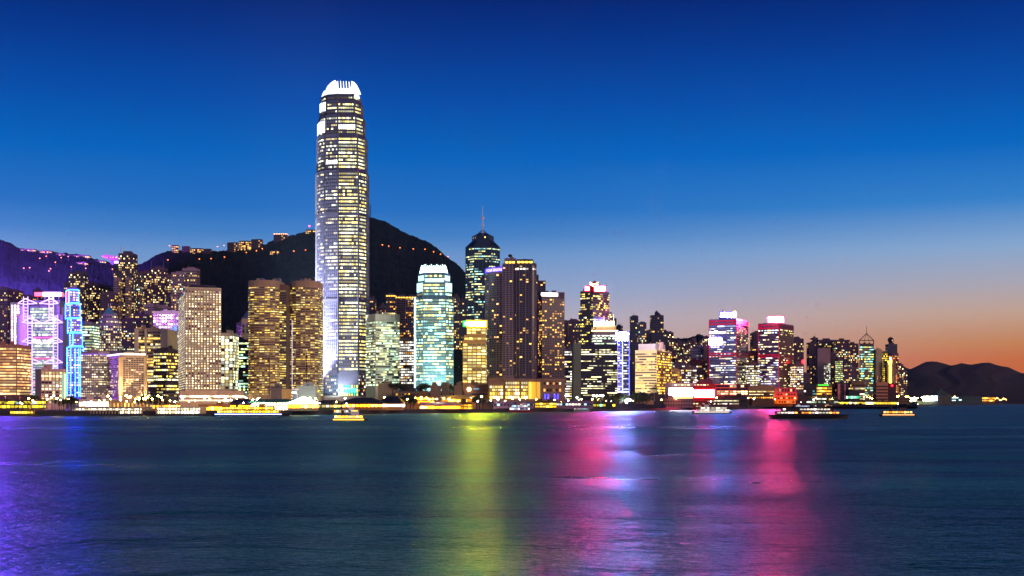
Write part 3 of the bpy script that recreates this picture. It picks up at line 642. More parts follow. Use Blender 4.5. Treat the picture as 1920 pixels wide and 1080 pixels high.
# notch topped tower with mast
def notch():
    Y = 1750
    def oc(a,b,c,d): return [(X(a,Y+14),Y+14),(X(b,Y),Y),(X(c,Y),Y),(X(d,Y+14),Y+14),(X(d,Y+40),Y+40),(X(c,Y+54),Y+54),(X(b,Y+54),Y+54),(X(a,Y+40),Y+40)]
    P = oc(873,889,921,937); Q = oc(885,894,916,926)
    gl = wall((34,46,70),.25,.25,.1,.3)
    th = T('spired_glass_tower','dark octagonal glass tower with sloping shoulders and a tall white needle mast',[(P,461)],4.75,2.6,gl,win(.5,1.6,(240,240,160),(170,240,240),.4,4,.05,(22,36,62)),'r',.42,yb=610,plant=None,parapet=0,fin=(5.2,.3,.25),bandm=wall((70,90,120),.3,.1,.2,.4))
    a = MB(); a.prism(P,th.zt,Z(450,Y),P2=Q,top=False); a.prism(Q,Z(450,Y),Z(441,Y),top=False); a.prism(Q,Z(441,Y),Z(434,Y),P2=scl(Q,.45)); th.part(a,'stepped_cap',gl)
    mb = MB(); winrow(mb,Q,Z(446,Y),Z(443.5,Y),3,0,'p',.5,off=.2); th.part(mb,'window_row',win(.4,1.6,YEL,PALE,.4,1,.0,(22,36,62)))
    c = cen(P)
    for k in range(4):
        s = MB(); a_ = math.pi/4+k*math.pi/2; s.tube((c[0]+9*math.cos(a_),c[1]+9*math.sin(a_),Z(434,Y)),(c[0],c[1],Z(426,Y)),.5,n=4); th.part(s,'mast_brace',M_STEEL)
    s = MB(); s.tube((c[0],c[1],Z(434,Y)),(c[0],c[1],Z(404,Y)),.95,.7,6); s.tube((c[0],c[1],Z(404,Y)),(c[0],c[1],Z(379,Y)),.6,.25,5); th.part(s,'mast',wall((225,215,220),.5,.05))
    for y in (402,404.5,417):
        s = MB(); s.tube((c[0],c[1],Z(y+1,Y)),(c[0],c[1],Z(y-.6,Y)),2.4,2.4,8); th.part(s,'mast_collar',wall((225,215,220),.5,.05))
notch()
# scaffolded dark green building
th = T('netted_tower','tower wrapped in dark green construction netting left of the gold lit tower',[(flat(849,872,1620,26),658)],28,6,wall((20,62,50),.9,.3),win(.5,1.2,GRN,PALE,.5,1,.45),'r',.05,yb=726,plant=None,cat='building under construction')
# gold lit tower
def gold():
    Y = 1450; gw = wall((222,186,110),.7,.1)
    P0 = flat(868,911,Y,34); P1 = flat(870.5,911,Y+1,32); P2 = flat(875,911,Y+3,28)
    th = T('gold_lit_tower','gold floodlit stone tower with a blazing yellow and green roof sign',[(P0,638),(P1,628),(P2,613)],5.75,5.0,gw,win(.80,2.0,(255,240,150),(255,220,100),.35,3,.0,(60,50,40),.05),'p',.58,gap=.2,yb=722,plant=None,parapet=0,top_skip=.3)
    sign(th,877,911,603,612,Y,emi((255,200,10),1000),rim=(255,190,0))
    sign(th,870.5,876,604,610,Y+1,emi((10,255,60),330),rim=(0,230,60),label='green end of the roof sign')
    s = MB(); box_px(s,864,870,617,622,Y+120,3); s.box(X(864,Y+120),X(870,Y+120),Y+119,Y+123,GZ,Z(622,Y+120)-.1); 
    c = MB(); P = scl(P2,.9); c.prism(P,th.zt,Z(604,Y)); th.part(c,'crown_block',gw)
gold()
floodlight(574,1185,6,574,1200,14,(.85,1,.95),6e3,120)
floodlight(890,1432,16,890,1450,60,(1,.78,.25),5e4,110); 
T('dark_flats_tower','dark tower of flats seen between the teal crowned tower and the octagonal glass tower',[(flat(849,861,2300,26),557)],4.2,2.6,wall((70,70,92),.8),win(.35,1.5,YEL,PALE,.4,2),'p',.5,merge=True,cat='apartment tower',yb=660,group='apartment towers behind the waterfront offices')
T('dark_flats_tower','darker tower of flats touching the left side of the octagonal glass tower',[(flat(861,876,2200,26),565)],4.2,2.6,wall((60,62,84),.8),win(.35,1.5,YEL,GRN,.4,2),'p',.5,merge=True,cat='apartment tower',yb=660,group='apartment towers behind the waterfront offices')
# ---------------------------------------------------------------- big hotel group
def hotel():
    Y = 1500; hw = wall((126,112,128),.8,.15); wn = win(.17,1.9,(255,200,90),(255,180,110),.4,1,.0,(34,34,66))
    P = [(X(909,Y+22),Y+22),(X(918,Y+10),Y+10),(X(930,Y+3),Y+3),(X(942,Y),Y),(X(942,Y+40),Y+40),(X(909,Y+45),Y+45)]
    th = T('curved_hotel_wing','curved grey hotel wing with a violet name sign along its parapet',[(P,511)],4.15,3.4,hw,wn,'p',.55,gap=.42,yb=706,plant=None,cat='hotel tower')
    s = MB()
    for i in (0,1,2):
        p,q = P[i],P[i+1]; s.face([(p[0],p[1]-.6,Z(509.5,Y)),(q[0],q[1]-.6,Z(508.5,Y)),(q[0],q[1]-.6,Z(499,Y)),(p[0],p[1]-.6,Z(501,Y))])
        s.face([(q[0],q[1]+.4,Z(508.5,Y)),(p[0],p[1]+.4,Z(509.5,Y)),(p[0],p[1]+.4,Z(501,Y)),(q[0],q[1]+.4,Z(499,Y))])
    sg = th.part(s,'name_sign',emi((70,30,235),1.5))
    cu = bpy.data.curves.new('t','FONT'); cu.body = 'FOUR SEASONS'; cu.size = 3.4; cu.extrude = .1; to = bpy.data.objects.new('t',cu); COL.objects.link(to)
    dg = bpy.context.evaluated_depsgraph_get(); me = bpy.data.meshes.new_from_object(to.evaluated_get(dg)); me.name = 'sign_lettering'
    COL.objects.unlink(to); bpy.data.objects.remove(to)
    wdt = max(v.co.x for v in me.vertices); x0,x1 = X(912,Y+8),X(941,Y+1); k = (x1-x0)/wdt
    for v in me.vertices:
        u = v.co.x*k; v.co = (x0+u-th.L[0], Y+15-15*math.sin(min(1,u/(x1-x0))*math.pi/2)-1.6-th.L[1]+v.co.z, Z(508,Y)+v.co.y*1.3-th.L[2])
    me.materials.append(emi((225,205,255),3.2)); lo = bpy.data.objects.new('sign_lettering',me); COL.objects.link(lo); lo.parent = sg
    P = flat(942,967.5,Y-4,44)
    th = T('hotel_centre_tower','flat fronted hotel tower carrying a satellite dish, tallest of the hotel group',[(P,494),(flat(946,968,Y,30),485.5)],4.15,3.8,wall((118,104,122),.8),wn,'p',.55,gap=.4,yb=706,plant=None,top_skip=2.6,cat='hotel tower')
    mb = MB(); winrow(mb,flat(947,966,Y-.4,2),Z(493.5,Y),Z(490.5,Y),3.5,0,'p',.3,off=.2,face=(0,)); th.part(mb,'roof_light_row',emi((255,200,60),5))
    d = MB(); x,z = X(956.5,Y+10),Z(484,Y); d.tube((x,Y+10,th.zt),(x,Y+10,z+2),.35,n=5)
    for k in range(10):
        a,b = 2*math.pi*k/10,2*math.pi*(k+1)/10
        A = Vector((math.cos(a)*2.6,-math.sin(a)*.8,math.sin(a)*1.8+.4)); B = Vector((math.cos(b)*2.6,-math.sin(b)*.8,math.sin(b)*1.8+.4)); c = Vector((x,Y+11,z+3.6))
        d.face([c+Vector((0,1,-.4)),c+A,c+B]); d.face([c+B+Vector((0,.3,0)),c+A+Vector((0,.3,0)),c+Vector((0,1.4,-.4))])
    th.part(d,'satellite_dish',wall((60,50,60),.6))
    P = roundf(966,1004.5,Y-8,46,.2,2)
    th = T('hotel_east_tower','dark glazed hotel tower with gold roof lights, right of the dish topped one',[(P,493),(flat(969,999,Y,30),486.5)],4.15,3.8,wall((70,62,80),.6),wn,'p',.55,gap=.3,yb=706,plant=None,top_skip=2.6,cat='hotel tower',fin=(7.6,.6,1.1),bandm=wall((112,98,112),.8))
    mb = MB(); winrow(mb,flat(969,999,Y-.4,2),Z(493.5,Y),Z(490,Y),4.5,0,'p',.3,off=.2,face=(0,)); th.part(mb,'roof_light_row',emi((255,205,60),6))
    mb = MB(); winrow(mb,P,Z(507,Y),Z(504,Y),3.4,3,'p',.3,off=.3); th.part(mb,'window_row',win(.85,2.2,(255,190,150),WHT,.5,2,.0))
    T('stepped_flats','stepped dark flats between the hotel and the white signed tower',[(flat(1003,1023,Y+60,30),526),(flat(1003,1010,Y+60,24),517)],4.2,3.2,wall((74,64,88),.8),win(.3,1.9,YEL,WARM,.4,1,.0,(30,30,56)),'p',.5,gap=.35,yb=560,plant=(.5,3),cat='apartment tower')
    P = corner(1009,1016,1058.5,Y+10,3.5)
    th = T('white_signed_tower','brown tower of small amber windows with a long white roof sign',[(P,549)],4.35,3.1,wall((84,68,84),.75),win(.36,2.1,(255,205,80),(255,180,80),.5,1,.0,(30,26,44)),'p',.5,gap=.4,yb=708,plant=None,top_skip=2.4,cat='hotel tower')
    s = MB(); a,b = P[0],P[1]; A=(a[0]+(b[0]-a[0])*-.03,a[1]-1.2); B=(a[0]+(b[0]-a[0])*.70,a[1]+(b[1]-a[1])*.70-1.2)
    s.prism([A,B,(B[0],B[1]+.8),(A[0],A[1]+.8)],Z(553.6,Y),Z(547.6,Y),bottom=True); th.part(s,'roof_sign',emi((255,245,238),6))
    for (p0,p1) in (((1033,545),(1043,542)),((1050,548),(1058,545))):
        s = MB(); s.tube((X(p0[0],Y+20),Y+20,Z(p0[1]+4,Y)),(X(p1[0],Y+20),Y+20,Z(p1[1],Y)),.4,n=4); th.part(s,'jib_arm',M_DARK)
    # podium
    Y = 1360; th = Thing('hotel_podium','wide brown podium of golden lit floors beneath the hotel towers','podium building',(X(987,Y),Y+25,GZ))
    b = MB(); box_px(b,947,1060,711,752,Y+1,60); box_px(b,915,947,708,752,Y+2,58); th.part(b,'body',wall((140,112,92),.8))
    b = MB(); box_px(b,944,1062,710,714,Y-1,64); th.part(b,'cornice',wall((150,122,102),.8))
    gw = win(.9,1.6,(255,205,80),(255,240,180),.4,3,.04,(70,50,30),.15)
    for k,(a,b_) in enumerate(((716,720.5),(723.5,727.5),(729.5,732.5),(735,740.5),(742.5,747))):
        for (xl,xr) in ((918,943),(947.5,974),(977,989.5)):
            if k == 0 and xl == 918: continue
            mb = MB(); winrow(mb,flat(xl,xr,Y,1),Z(b_,Y),Z(a,Y),2.6,k,'p',.12,off=.3,face=(0,)); th.part(mb,'window_row',gw)
    mb = MB(); winrow(mb,flat(991,1013,Y,1),Z(748,Y),Z(716,Y),1.2,0,'p',.4,off=.3,face=(0,)); th.part(mb,'glowing_screen',win(.8,1.3,(255,190,50),(255,225,120),.4,1,.0,(120,80,20),.5))
    for k,(a,b_) in enumerate(((717,721),(729,734))):
        mb = MB(); winrow(mb,flat(1018,1053,Y,1),Z(b_,Y),Z(a,Y),3.4,k,'p',.4,off=.3,face=(0,)); th.part(mb,'window_row',win(.55,1.4,(255,180,90),(255,205,160),.4,1,.0,(60,40,36)))
    for px in (1022,1028,1040,1046):
        mb = MB(); box_px(mb,px-1.4,px+1.4,739,748,Y-.4,.3); th.part(mb,'blue_niche_light',emi((50,50,255),4))
hotel()
# ---------------------------------------------------------------- right half
def redpeak():
    Y = 1900; gw = wall((84,66,92),.6,.15)
    P0 = corner(1085,1112,1147.5,Y,.8); P1 = corner(1088,1112,1142.5,Y+2,.8)
    th = T('red_topped_tower','stepped tower with a red lit pointed cap and two glowing red signs',[(P0,582),(P1,546)],4.05,2.8,gw,win(.42,2.0,(255,225,90),(255,245,180),.4,2,.0,(40,34,60)),'p',.5,gap=.22,yb=650,plant=None)
    RD = wall((190,40,40),.6)
    c = MB(); Q = scl(P1,.80); z0,z1,z2 = th.zt,Z(540,Y),Z(523.5,Y); c.prism(Q,z0,z1); c.prism(Q,z1,z2,P2=scl(Q,.06)); th.part(c,'pointed_cap',RD)
    q = Q; 
    def onedge(i,f,z,off=.8):
        a,b = q[i],q[(i+1)%4]; return (a[0]+(b[0]-a[0])*f, a[1]+(b[1]-a[1])*f-off, z)
    sign(th,1115,1134,537,545.5,Y-6,emi((255,30,80),3400),'round_cornered_sign',rim=(255,5,30))
    sign(th,1097.5,1104,538,544.5,Y-2,emi((255,40,120),1600),'emblem_disc',rim=(255,5,30))
    for k in (0,3.0):
        s = MB(); top = Vector((cen(Q)[0],q[0][1]-1.2,0)); xc = X(1114,Y)
        s.tube((xc-6.5,Y+2,Z(529,Y)-k),(xc,Y+1,Z(533.5,Y)-k),.75,n=4); s.tube((xc,Y+1,Z(533.5,Y)-k),(xc+6.5,Y+2,Z(529,Y)-k),.75,n=4); th.part(s,'chevron_light',emi((255,225,170),4))
redpeak()
T('ribboned_back_block','narrow brown block with white and yellow window strips, behind the grey green slab',[(flat(1058,1077,1750,30),655)],4.6,2.8,dusk,win(.55,1.7,WHT,YEL,.4,3,.03,(34,30,50)),'r',.42,yb=750,plant=None)
th = T('runway_lit_block','broad dark glass block with broken runs of cream lights and a grey green end slab',[(flat(1089,1158,1620,34),647)],4.25,2.6,wall((34,30,58),.4),win(.46,2.1,(255,240,170),(255,250,215),.4,5,.02,(22,20,46)),'r',.36,yb=745,plant=None,top_skip=1.6)
b = MB(); b.prism(flat(1075,1089.2,1612,44),GZ,Z(643,1612)); th.part(b,'end_slab',wall((110,122,112),.8))
th = T('white_crowned_office','office block with a blazing white crown and thin spires, right of the red topped tower',[(flat(1112,1157,1800,34),622)],5.0,3,wall((90,80,110),.6),win(.6,2.0,GRN,WHT,.5,7,.0,(40,44,76)),'r',.45,yb=648,plant=None,top_skip=1.0)
b = MB(); box_px(b,1115,1141,603,611,1800,20); b2 = th.part(b,'lit_crown',emi((255,238,190),5))
b = MB(); box_px(b,1143.5,1152,602,611,1800,18); th.part(b,'lit_crown',emi((255,225,160),5))
b = MB(); box_px(b,1117,1155,611,620,1804,22); th.part(b,'crown_base',wall((190,165,140),.7))
b = MB(); box_px(b,1109,1159,619,621.4,1797,2); th.part(b,'light_cornice',emi((255,205,150),4))
for (px,yt) in ((1116,600),(1133,592),(1151,589)):
    b = MB(); b.tube((X(px,1800),1805,Z(606,1800)),(X(px,1800),1805,Z(yt,1800)),.6,.3,5); th.part(b,'spire',emi((255,235,190),2))
def blueneon():
    Y = 1640; P = flat(1157,1180,Y,26)
    th = T('blue_neon_tower','slim tower glowing blue with vertical neon lines and a blinding white sign on top',[(P,641)],4.9,3,wall((26,30,84),.5),win(.5,1.8,(255,235,170),(220,235,255),.5,3,.0,(14,18,70)),'r',.4,yb=738,plant=None)
    sign(th,1155.5,1178,623.5,638.5,Y-3,emi((150,150,255),1100),rim=(30,60,255))
    for px in (1157.5,1167.2,1179.6):
        b = MB(); b.box(X(px,Y)-.45,X(px,Y)+.45,Y-1,Y-.3,Z(741,Y),Z(641,Y)); th.part(b,'neon_line',emi((150,170,255) if px < 1179 else (30,60,255),4 if px < 1179 else 3))
    b = MB(); winrow(b,flat(1157,1167,Y,1),Z(741,Y),Z(642,Y),3,0,'r',off=.12,face=(0,)); th.part(b,'blue_light_wall',emi((12,30,225),1.0))
    b = MB(); b.tube((X(1165,Y),Y,Z(638,Y)),(X(1165,Y),Y,Z(606,Y)),.5,.25,5); th.part(b,'mast',M_STEEL)
blueneon()
th = T('cream_corner_block','cream office block with floodlit front and amber side, right of the blue neon tower',[(corner(1191,1231.5,1259.5,1640,.45),658)],5.0,2.7,wall((226,204,160),.7,.1),win(.42,1.6,(255,220,90),(255,240,160),.4,4,.0,(60,50,60)),'r',.42,yb=742,plant=None,faces=(3,))
mb = MB(); 
for k in range(16):
    mb = MB(); winrow(mb,th.P,Z(663.5+k*5,1640),Z(661+k*5,1640),2.7,k,'p',.18,off=.35,face=(0,)); th.part(mb,'window_row',win(.6,2.0,(255,210,60),(255,235,150),.4,3,.0,(60,34,50)) if k == 0 else th.o.children[-1].data.materials[0])
mb = MB(); winrow(mb,th.P,Z(744,1640),Z(658.5,1640),3,0,'r',off=.1,face=(0,)); th.part(mb,'side_wall',wall((150,92,70),.8))
b = MB(); b.prism(corner(1197,1229,1247,1648,.45),th.zt,Z(644,1640)); th.part(b,'plant_room',wall((240,225,225),.6))
b = MB(); b.tube((X(1243,1640),1665,th.zt),(X(1243,1640),1665,Z(640,1640)),3.6,3.6,10); th.part(b,'water_tank',wall((235,205,205),.6))
floodlight(1210,1600,12,1212,1650,40,(1,.85,.5),2.2e5,110); floodlight(1215,1600,110,1215,1650,75,(1,.8,.85),1.5e5,90)
# far flats on the hill
def flats(rows, grp):
    for (xl,xr,yt,yb_,Y,lit,lab,mat,wn_) in rows:
        T('apartment_tower',lab,[(flat(xl,xr,Y,24),yt)],4.1*2300/Y,2.8,mat,wn_,'p',.5,gap=.4,merge=True,cat='apartment tower',yb=yb_,group=grp,plant=(.45,3.5))
WA = win(.24,1.6,YEL,PALE,.4,1,.0,(26,26,52)); WB = win(.22,1.6,YEL,WARM,.4,1,.0,(26,26,52)); WC = win(.38,1.9,(255,205,110),(255,230,160),.5,1,.0,(30,26,50)); WD = win(.33,1.7,(255,200,110),(220,255,220),.3,1,.0,(26,26,50))
blu = wall((52,58,96),.8); plm = wall((78,58,88),.8); plm2 = wall((96,72,100),.8); brw = wall((104,80,92),.8)
flats([(1066,1088,601,700,2500,.3,'brown flats on the slope left of the red topped tower',plm,WA),
 (1056,1068,603,700,2560,.3,'flats block touching the right edge of the white signed hotel tower',plm,WB),
 (1142,1156,598,640,2300,.3,'bluish flats behind the spires of the white crowned office',blu,WA),
 (1155,1168,612,640,2350,.3,'lower bluish flats behind the blue neon tower',blu,WB),
 (1183,1197,594,690,2300,.3,'taller of the paired bluish flats right of the blue neon tower',blu,WA),
 (1197,1212,606,690,2320,.3,'shorter of the paired bluish flats right of the blue neon tower',blu,WD),
 (1211,1222,622,690,2500,.1,'unlit squat blue block between the paired flats and the domed tower',blu,WB)],'apartment towers on the slope right of centre')
th = T('domed_tower','blue grey tower crowned by a small dark cupola, above the cream corner block',[(flat(1221.5,1244.5,2350,28),592)],4.2,2.8,blu,WB,'p',.5,merge=True,cat='apartment tower',yb=650,plant=None)
b = MB(); c = (X(1233,2350),2364); b.tube((c[0],c[1],th.zt),(c[0],c[1],Z(586,2350)),4,4,8); b.ball((c[0],c[1],Z(586.5,2350)),4,8,6,1.1); b.tube((c[0],c[1],Z(583.5,2350)),(c[0],c[1],Z(581,2350)),.5,n=4); th.part(b,'cupola',blu)
flats([(1244,1252,621,690,2450,.3,'flats block stepping down just right of the domed tower',blu,WA),
 (1252,1263,624,700,2500,.3,'plum flats block two steps right of the domed tower',plm,WC)],'apartment towers on the slope right of centre')
rr = random.Random(11); GRH = 'small flats crowding the hillside left of the red framed towers'
for k in range(52):
    xl = 1254+rr.random()*70; wd = rr.uniform(4,9); yt = 633+rr.random()*42+(4 if xl < 1280 else 0); Y = 2900-(yt-636)*14
    T('hillside_flats','small lamplit flats block in the crowd on the hillside above the red lit pier sign',[(flat(xl,xl+wd,Y,18),yt)],3.6,3.2,rr.choice((plm,plm2,brw)),rr.choice((WC,WC,WD)),'p',.5,merge=True,cat='apartment block',yb=716,group=GRH,plant=(.5,2),parapet=.8)
th = T('gabled_grey_block','lavender grey block with a pointed gable roof, left of the first red framed tower',[(corner(1295,1314,1321,2150,.4),654)],4.2,3.2,wall((150,140,176),.7,.08),win(.15,1.4,WHT,YEL,.4,1,.0,(90,84,120)),'r',.3,yb=680,plant=None)
b = MB(); P = th.P; a,bb,c_,d = P; m1=((a[0]+d[0])/2,(a[1]+d[1])/2); zr = Z(646,2150); zt = th.zt+.1
mid1 = ((a[0]+d[0])/2,(a[1]+d[1])/2); mid2=((bb[0]+c_[0])/2,(bb[1]+c_[1])/2)
b.prism(P,zt,zr,P2=[mid1,mid2,mid2,mid1]); th.part(b,'gable_roof',wall((110,104,140),.7))
T('blank_plum_slab','tall blank plum slab right against the first red framed tower',[(flat(1320,1332,2140,30),651)],9,6,wall((140,104,120),.8),WB,'p',.2,yb=655,plant=None,merge=True)
for (xl,xr,yt,Y,lab,m_,w_) in ((1252,1278,694,1900,'small cream grid block just right of the cream corner block',wall((190,150,110),.8),win(.5,1.5,YEL,AMB,.4,2,.0,(70,46,40))),
  (1262,1292,682,2000,'plum block with a flat dark top behind the small cream grid block',plm2,win(.12,1.6,WHT,YEL,.4,2,.0,(70,50,70))),
  (1279,1306,690,1960,'block with bright white stair lights above the white pier sign',brw,win(.55,2.0,WHT,YEL,.3,2,.0,(60,40,50))),
  (1292,1326,678,2020,'maroon block with mixed yellow and white lights below the gabled grey block',wall((120,62,66),.8),win(.45,1.9,YEL,WHT,.5,2,.0,(60,34,44))),
  (1403,1424,660,2050,'reddish flats filling the gap between the two red framed towers',wall((112,60,76),.8),win(.3,1.6,YEL,WHT,.4,1,.0,(50,30,50))),
  (1411,1424,625,2250,'thin flats tower rising between the two red framed towers',plm,WB),
  (1403,1424,682,1990,'block of wide white windows between the two red framed towers',wall((84,66,90),.8),win(.7,2.0,WHT,PALE,.5,2,.0,(50,40,60))),
  (1487,1507,636,2250,'dark flats with a yellow lit edge, right of the second red framed tower',plm,WA),
  (1488,1506,684,2020,'speckled block of white windows right of the second red framed tower',wall((110,80,90),.8),win(.72,2.0,WARM,WHT,.5,1,.0,(60,40,60)))):
    T('mid_rise_block',lab,[(flat(xl,xr,Y,24),yt)],4.4,2.8,m_,w_,'p',.5,gap=.25,cat='mid rise block',yb=735,plant=(.5,3))
th = T('red_beacon_block','small block with a red beacon on its roof, left of the right hand flats cluster',[(flat(1497,1507,2080,16),682)],4.4,2.8,plm,WA,'p',.5,merge=True,yb=735,plant=None,cat='mid rise block')
b = MB(); b.ball((X(1505,2080),2078,Z(678,2080)),2.6); b.tube((X(1505,2080),2078,th.zt),(X(1505,2080),2078,Z(680,2080)),.4,n=4); th.part(b,'beacon',emi((255,20,30),14))
# red framed twin towers
def redframe(xl,xc,xr,yt,Y,lab,k):
    P = corner(xl,xc,xr,Y,.50 if k == 0 else .62)
    th = T('red_framed_tower',lab,[(P,yt)],4.35,2.6,wall((150,140,205) if k == 0 else (140,112,176),.3,.15,.1,.75),win(.45,2.0,(255,240,175),(215,225,255),.45,4,.0,(140,140,215) if k == 0 else (130,108,175),0.,.75),'r',.42,yb=735,plant=None,top_skip=2.3,faces=(3,))
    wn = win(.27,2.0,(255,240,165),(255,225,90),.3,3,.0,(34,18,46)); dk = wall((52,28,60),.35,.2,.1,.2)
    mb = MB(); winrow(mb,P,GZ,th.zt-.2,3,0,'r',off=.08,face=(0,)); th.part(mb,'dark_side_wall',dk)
    y = yt+10; r = 300
    while y < 738:
        mb = MB(); winrow(mb,P,Z(y+1.8,Y),Z(y,Y),2.6,r,'r',off=.2,face=(0,)); th.part(mb,'window_row',wn); y += 4.35; r += 1
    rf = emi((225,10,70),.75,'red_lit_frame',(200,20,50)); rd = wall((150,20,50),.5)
    def band(ya,yb_,open_=True,mat=rf,off=.7):
        for fc,mt in ((3,mat),(0,rd)):
            mb = MB(); h = (Z(ya,Y)-Z(yb_,Y)); e = .24*h
            winrow(mb,P,Z(ya,Y)-e,Z(ya,Y),3,0,'r',off=off,face=(fc,)); winrow(mb,P,Z(yb_,Y),Z(yb_,Y)+e,3,0,'r',off=off,face=(fc,))
            for i,p,q,L,t,n in edges(P):
                if i != fc: continue
                def pt(s,z): return (p[0]+t[0]*s+n[0]*off,p[1]+t[1]*s+n[1]*off,z)
                for j in range(7):
                    s0 = j*(L-1)/6; mb.face([pt(s0,Z(yb_,Y)+e),pt(s0+1,Z(yb_,Y)+e),pt(s0+1,Z(ya,Y)-e),pt(s0,Z(ya,Y)-e)])
                for (f0,f1,up) in ((0,1/6,0),(5/6,1,1)):
                    A,B = f0*L+.5,f1*L-.5; za,zb_ = Z(yb_,Y)+e,Z(ya,Y)-e
                    if up: mb.face([pt(A,za),pt(A+1.2,za),pt(B,zb_),pt(B-1.2,zb_)])
                    else: mb.face([pt(B-1.2,za),pt(B,za),pt(A+1.2,zb_),pt(A,zb_)])
            th.part(mb,'red_truss_band',mt)
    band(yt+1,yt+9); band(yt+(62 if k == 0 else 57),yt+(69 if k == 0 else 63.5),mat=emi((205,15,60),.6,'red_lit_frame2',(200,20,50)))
    mb = MB(); off = .9
    for v in (0,3): mb.tube((P[v][0],P[v][1]-off,Z(735,Y)),(P[v][0],P[v][1]-off,th.zt),.55,n=4)
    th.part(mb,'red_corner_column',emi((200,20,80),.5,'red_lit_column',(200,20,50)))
    return th
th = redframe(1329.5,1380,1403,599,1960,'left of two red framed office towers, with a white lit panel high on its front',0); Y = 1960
s = MB(); a,b_ = th.P[3],th.P[0]; off=1.2
def fr(f,z): return (a[0]+(b_[0]-a[0])*f-.3,a[1]+(b_[1]-a[1])*f-off,z)
s.face([fr(.01,Z(646,Y)),fr(.47,Z(645,Y)),fr(.47,Z(633,Y)),fr(.01,Z(633,Y))]); th.part(s,'white_light_panel',emi((150,140,255),260))
s = MB(); s.face([fr(.01,Z(625,Y)),fr(.62,Z(624,Y)),fr(.62,Z(621,Y)),fr(.01,Z(621,Y))]); th.part(s,'white_light_panel',emi((255,240,225),4),label='thin upper white panel')
sign(th,1351,1372,586.5,595,Y+15,emi((140,130,255),480),rim=(50,50,255))
s = MB(); box_px(s,1349,1374,595,598,Y+14,6); s.tube((X(1359,Y),Y+18,Z(590,Y)),(X(1359,Y),Y+18,Z(578,Y)),.4,n=4); th.part(s,'sign_frame',wall((60,60,150),.5))
s = MB(); s.ball((X(1378.5,Y),Y+6,Z(589,Y)),3.2,8,8,1.6); th.part(s,'roof_globe_light',emi((255,205,140),20))
s = MB(); s.tube((X(1378.5,Y),Y+6,th.zt),(X(1378.5,Y),Y+6,Z(595,Y)),.5,n=4); th.part(s,'globe_pole',M_STEEL)
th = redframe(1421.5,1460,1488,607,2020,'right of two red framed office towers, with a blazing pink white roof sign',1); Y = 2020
sign(th,1440.5,1469,594.5,604,Y+10,emi((255,40,95),2500),rim=(255,50,110))
s = MB()
for px in (1443,1451,1459,1467): s.tube((X(px,Y),Y+14,th.zt),(X(px,Y),Y+14,Z(598,Y)),.4,n=4)
th.part(s,'sign_frame',M_STEEL)
# red base podium below first
def redpod():
    Y = 1900; th = Thing('red_podium','podium of glowing red window frames under the left red framed tower','podium building',(X(1370,Y),Y+20,GZ))
    b = MB(); box_px(b,1340,1404,720,752,Y+2,40); th.part(b,'body',wall((120,14,34),.6))
    for k,(a,c) in enumerate(((722,726),(728,731.5),(733,735.5),(737,739.5))):
        for (x0,x1,mt) in ((1344,1366,'a'),(1368,1381,'b'),(1382,1402,'c')):
            mb = MB(); winrow(mb,flat(x0,x1,Y+1.5,1),Z(c,Y),Z(a,Y),6,k,'p',.14,off=.2,face=(0,))
            th.part(mb,'window_row',win((.1,.2,.8,.8)[k] if mt != 'b' else (.8,.2,.8,.8)[k],2.2,(255,245,190),(255,230,160),.4,1,.0,(52,8,60)))
    for (x0,x1,s_) in ((1341,1381,.9),):
        mb = MB()
        for y in (720.5,726.6,732,736,740): mb.face([(X(x0,Y),Y+.9,Z(y+.9,Y)),(X(x1,Y),Y+.9,Z(y+.9,Y)),(X(x1,Y),Y+.9,Z(y,Y)),(X(x0,Y),Y+.9,Z(y,Y))])
        th.part(mb,'red_light_frame',emi((255,10,30),1.1))
redpod()
# ---------------------------------------------------------------- right hand cluster
GR = 'apartment towers of the right hand cluster'
for (xl,xr,yt,Y,lab,m_,w_) in (
 (1517,1535,643,3000,'leftmost dark flats tower of the right hand cluster',plm,WB),
 (1524,1534,634,3050,'raised lift core of the leftmost dark flats tower',plm,WB),
 (1535,1564,638,3000,'dark flats tower with yellow windows behind the pale blank slab',plm,WA),
 (1567,1594,638,2950,'speckled dark flats tower second from the pyramid framed tower',plm,WD),
 (1590,1610,645,2980,'flats tower touching the left side of the pyramid framed tower',plm,WD),
 (1558,1570,662,2900,'short dim block in the notch between two dark flats towers',plm2,WB),
 (1506,1518,700,2700,'dim brown block low at the left foot of the right hand cluster',plm2,WB),
 (1572,1580,674,2700,'thin slab with a ladder of green yellow landing lights',brw,win(.85,1.6,(230,230,120),GRN,.4,1,.0)),
 (1684,1694,684,3200,'flats tower with white stair lights, right of the ball topped tower',brw,WC),
 (1692,1701,696,3300,'last and shortest flats tower at the right end of the skyline',brw,WC),
 (1580,1606,690,2700,'mid height block of scattered lights in front of the speckled towers',plm2,WD),
 (1672,1685,664,2960,'flats tower with orange windows right of the yellow light strip',brw,win(.5,1.8,(255,130,40),YEL,.4,1,.0,(40,26,40)))):
    T('apartment_tower',lab,[(flat(xl,xr,Y,26),yt)],3.7,3.2,m_,w_,'p',.5,gap=.35,merge=True,cat='apartment tower',yb=742,group=GR,plant=(.3,4) if xr-xl > 16 else (.4,2))
th = T('blank_slab_block','pale mauve blank slab with a tapered lit side, in front of the dark flats',[(flat(1533,1557,2750,20),654)],4.4,3,wall((150,118,130),.8,.05),win(.5,1.8,WHT,GRN,.4,1,.0,(40,30,50)),'p',.5,merge=True,plant=None,yb=655)
mb = MB()
for k in range(17): winrow(mb,flat(1545+k*.0,1557,2748,1),Z(682+k*3.6+2,2750),Z(682+k*3.6,2750),3,k,'p',.4,off=.2,face=(0,))
th.part(mb,'facade_glazing',win(.5,1.8,WHT,GRN,.4,1,.0,(40,30,50)),kind='stuff')
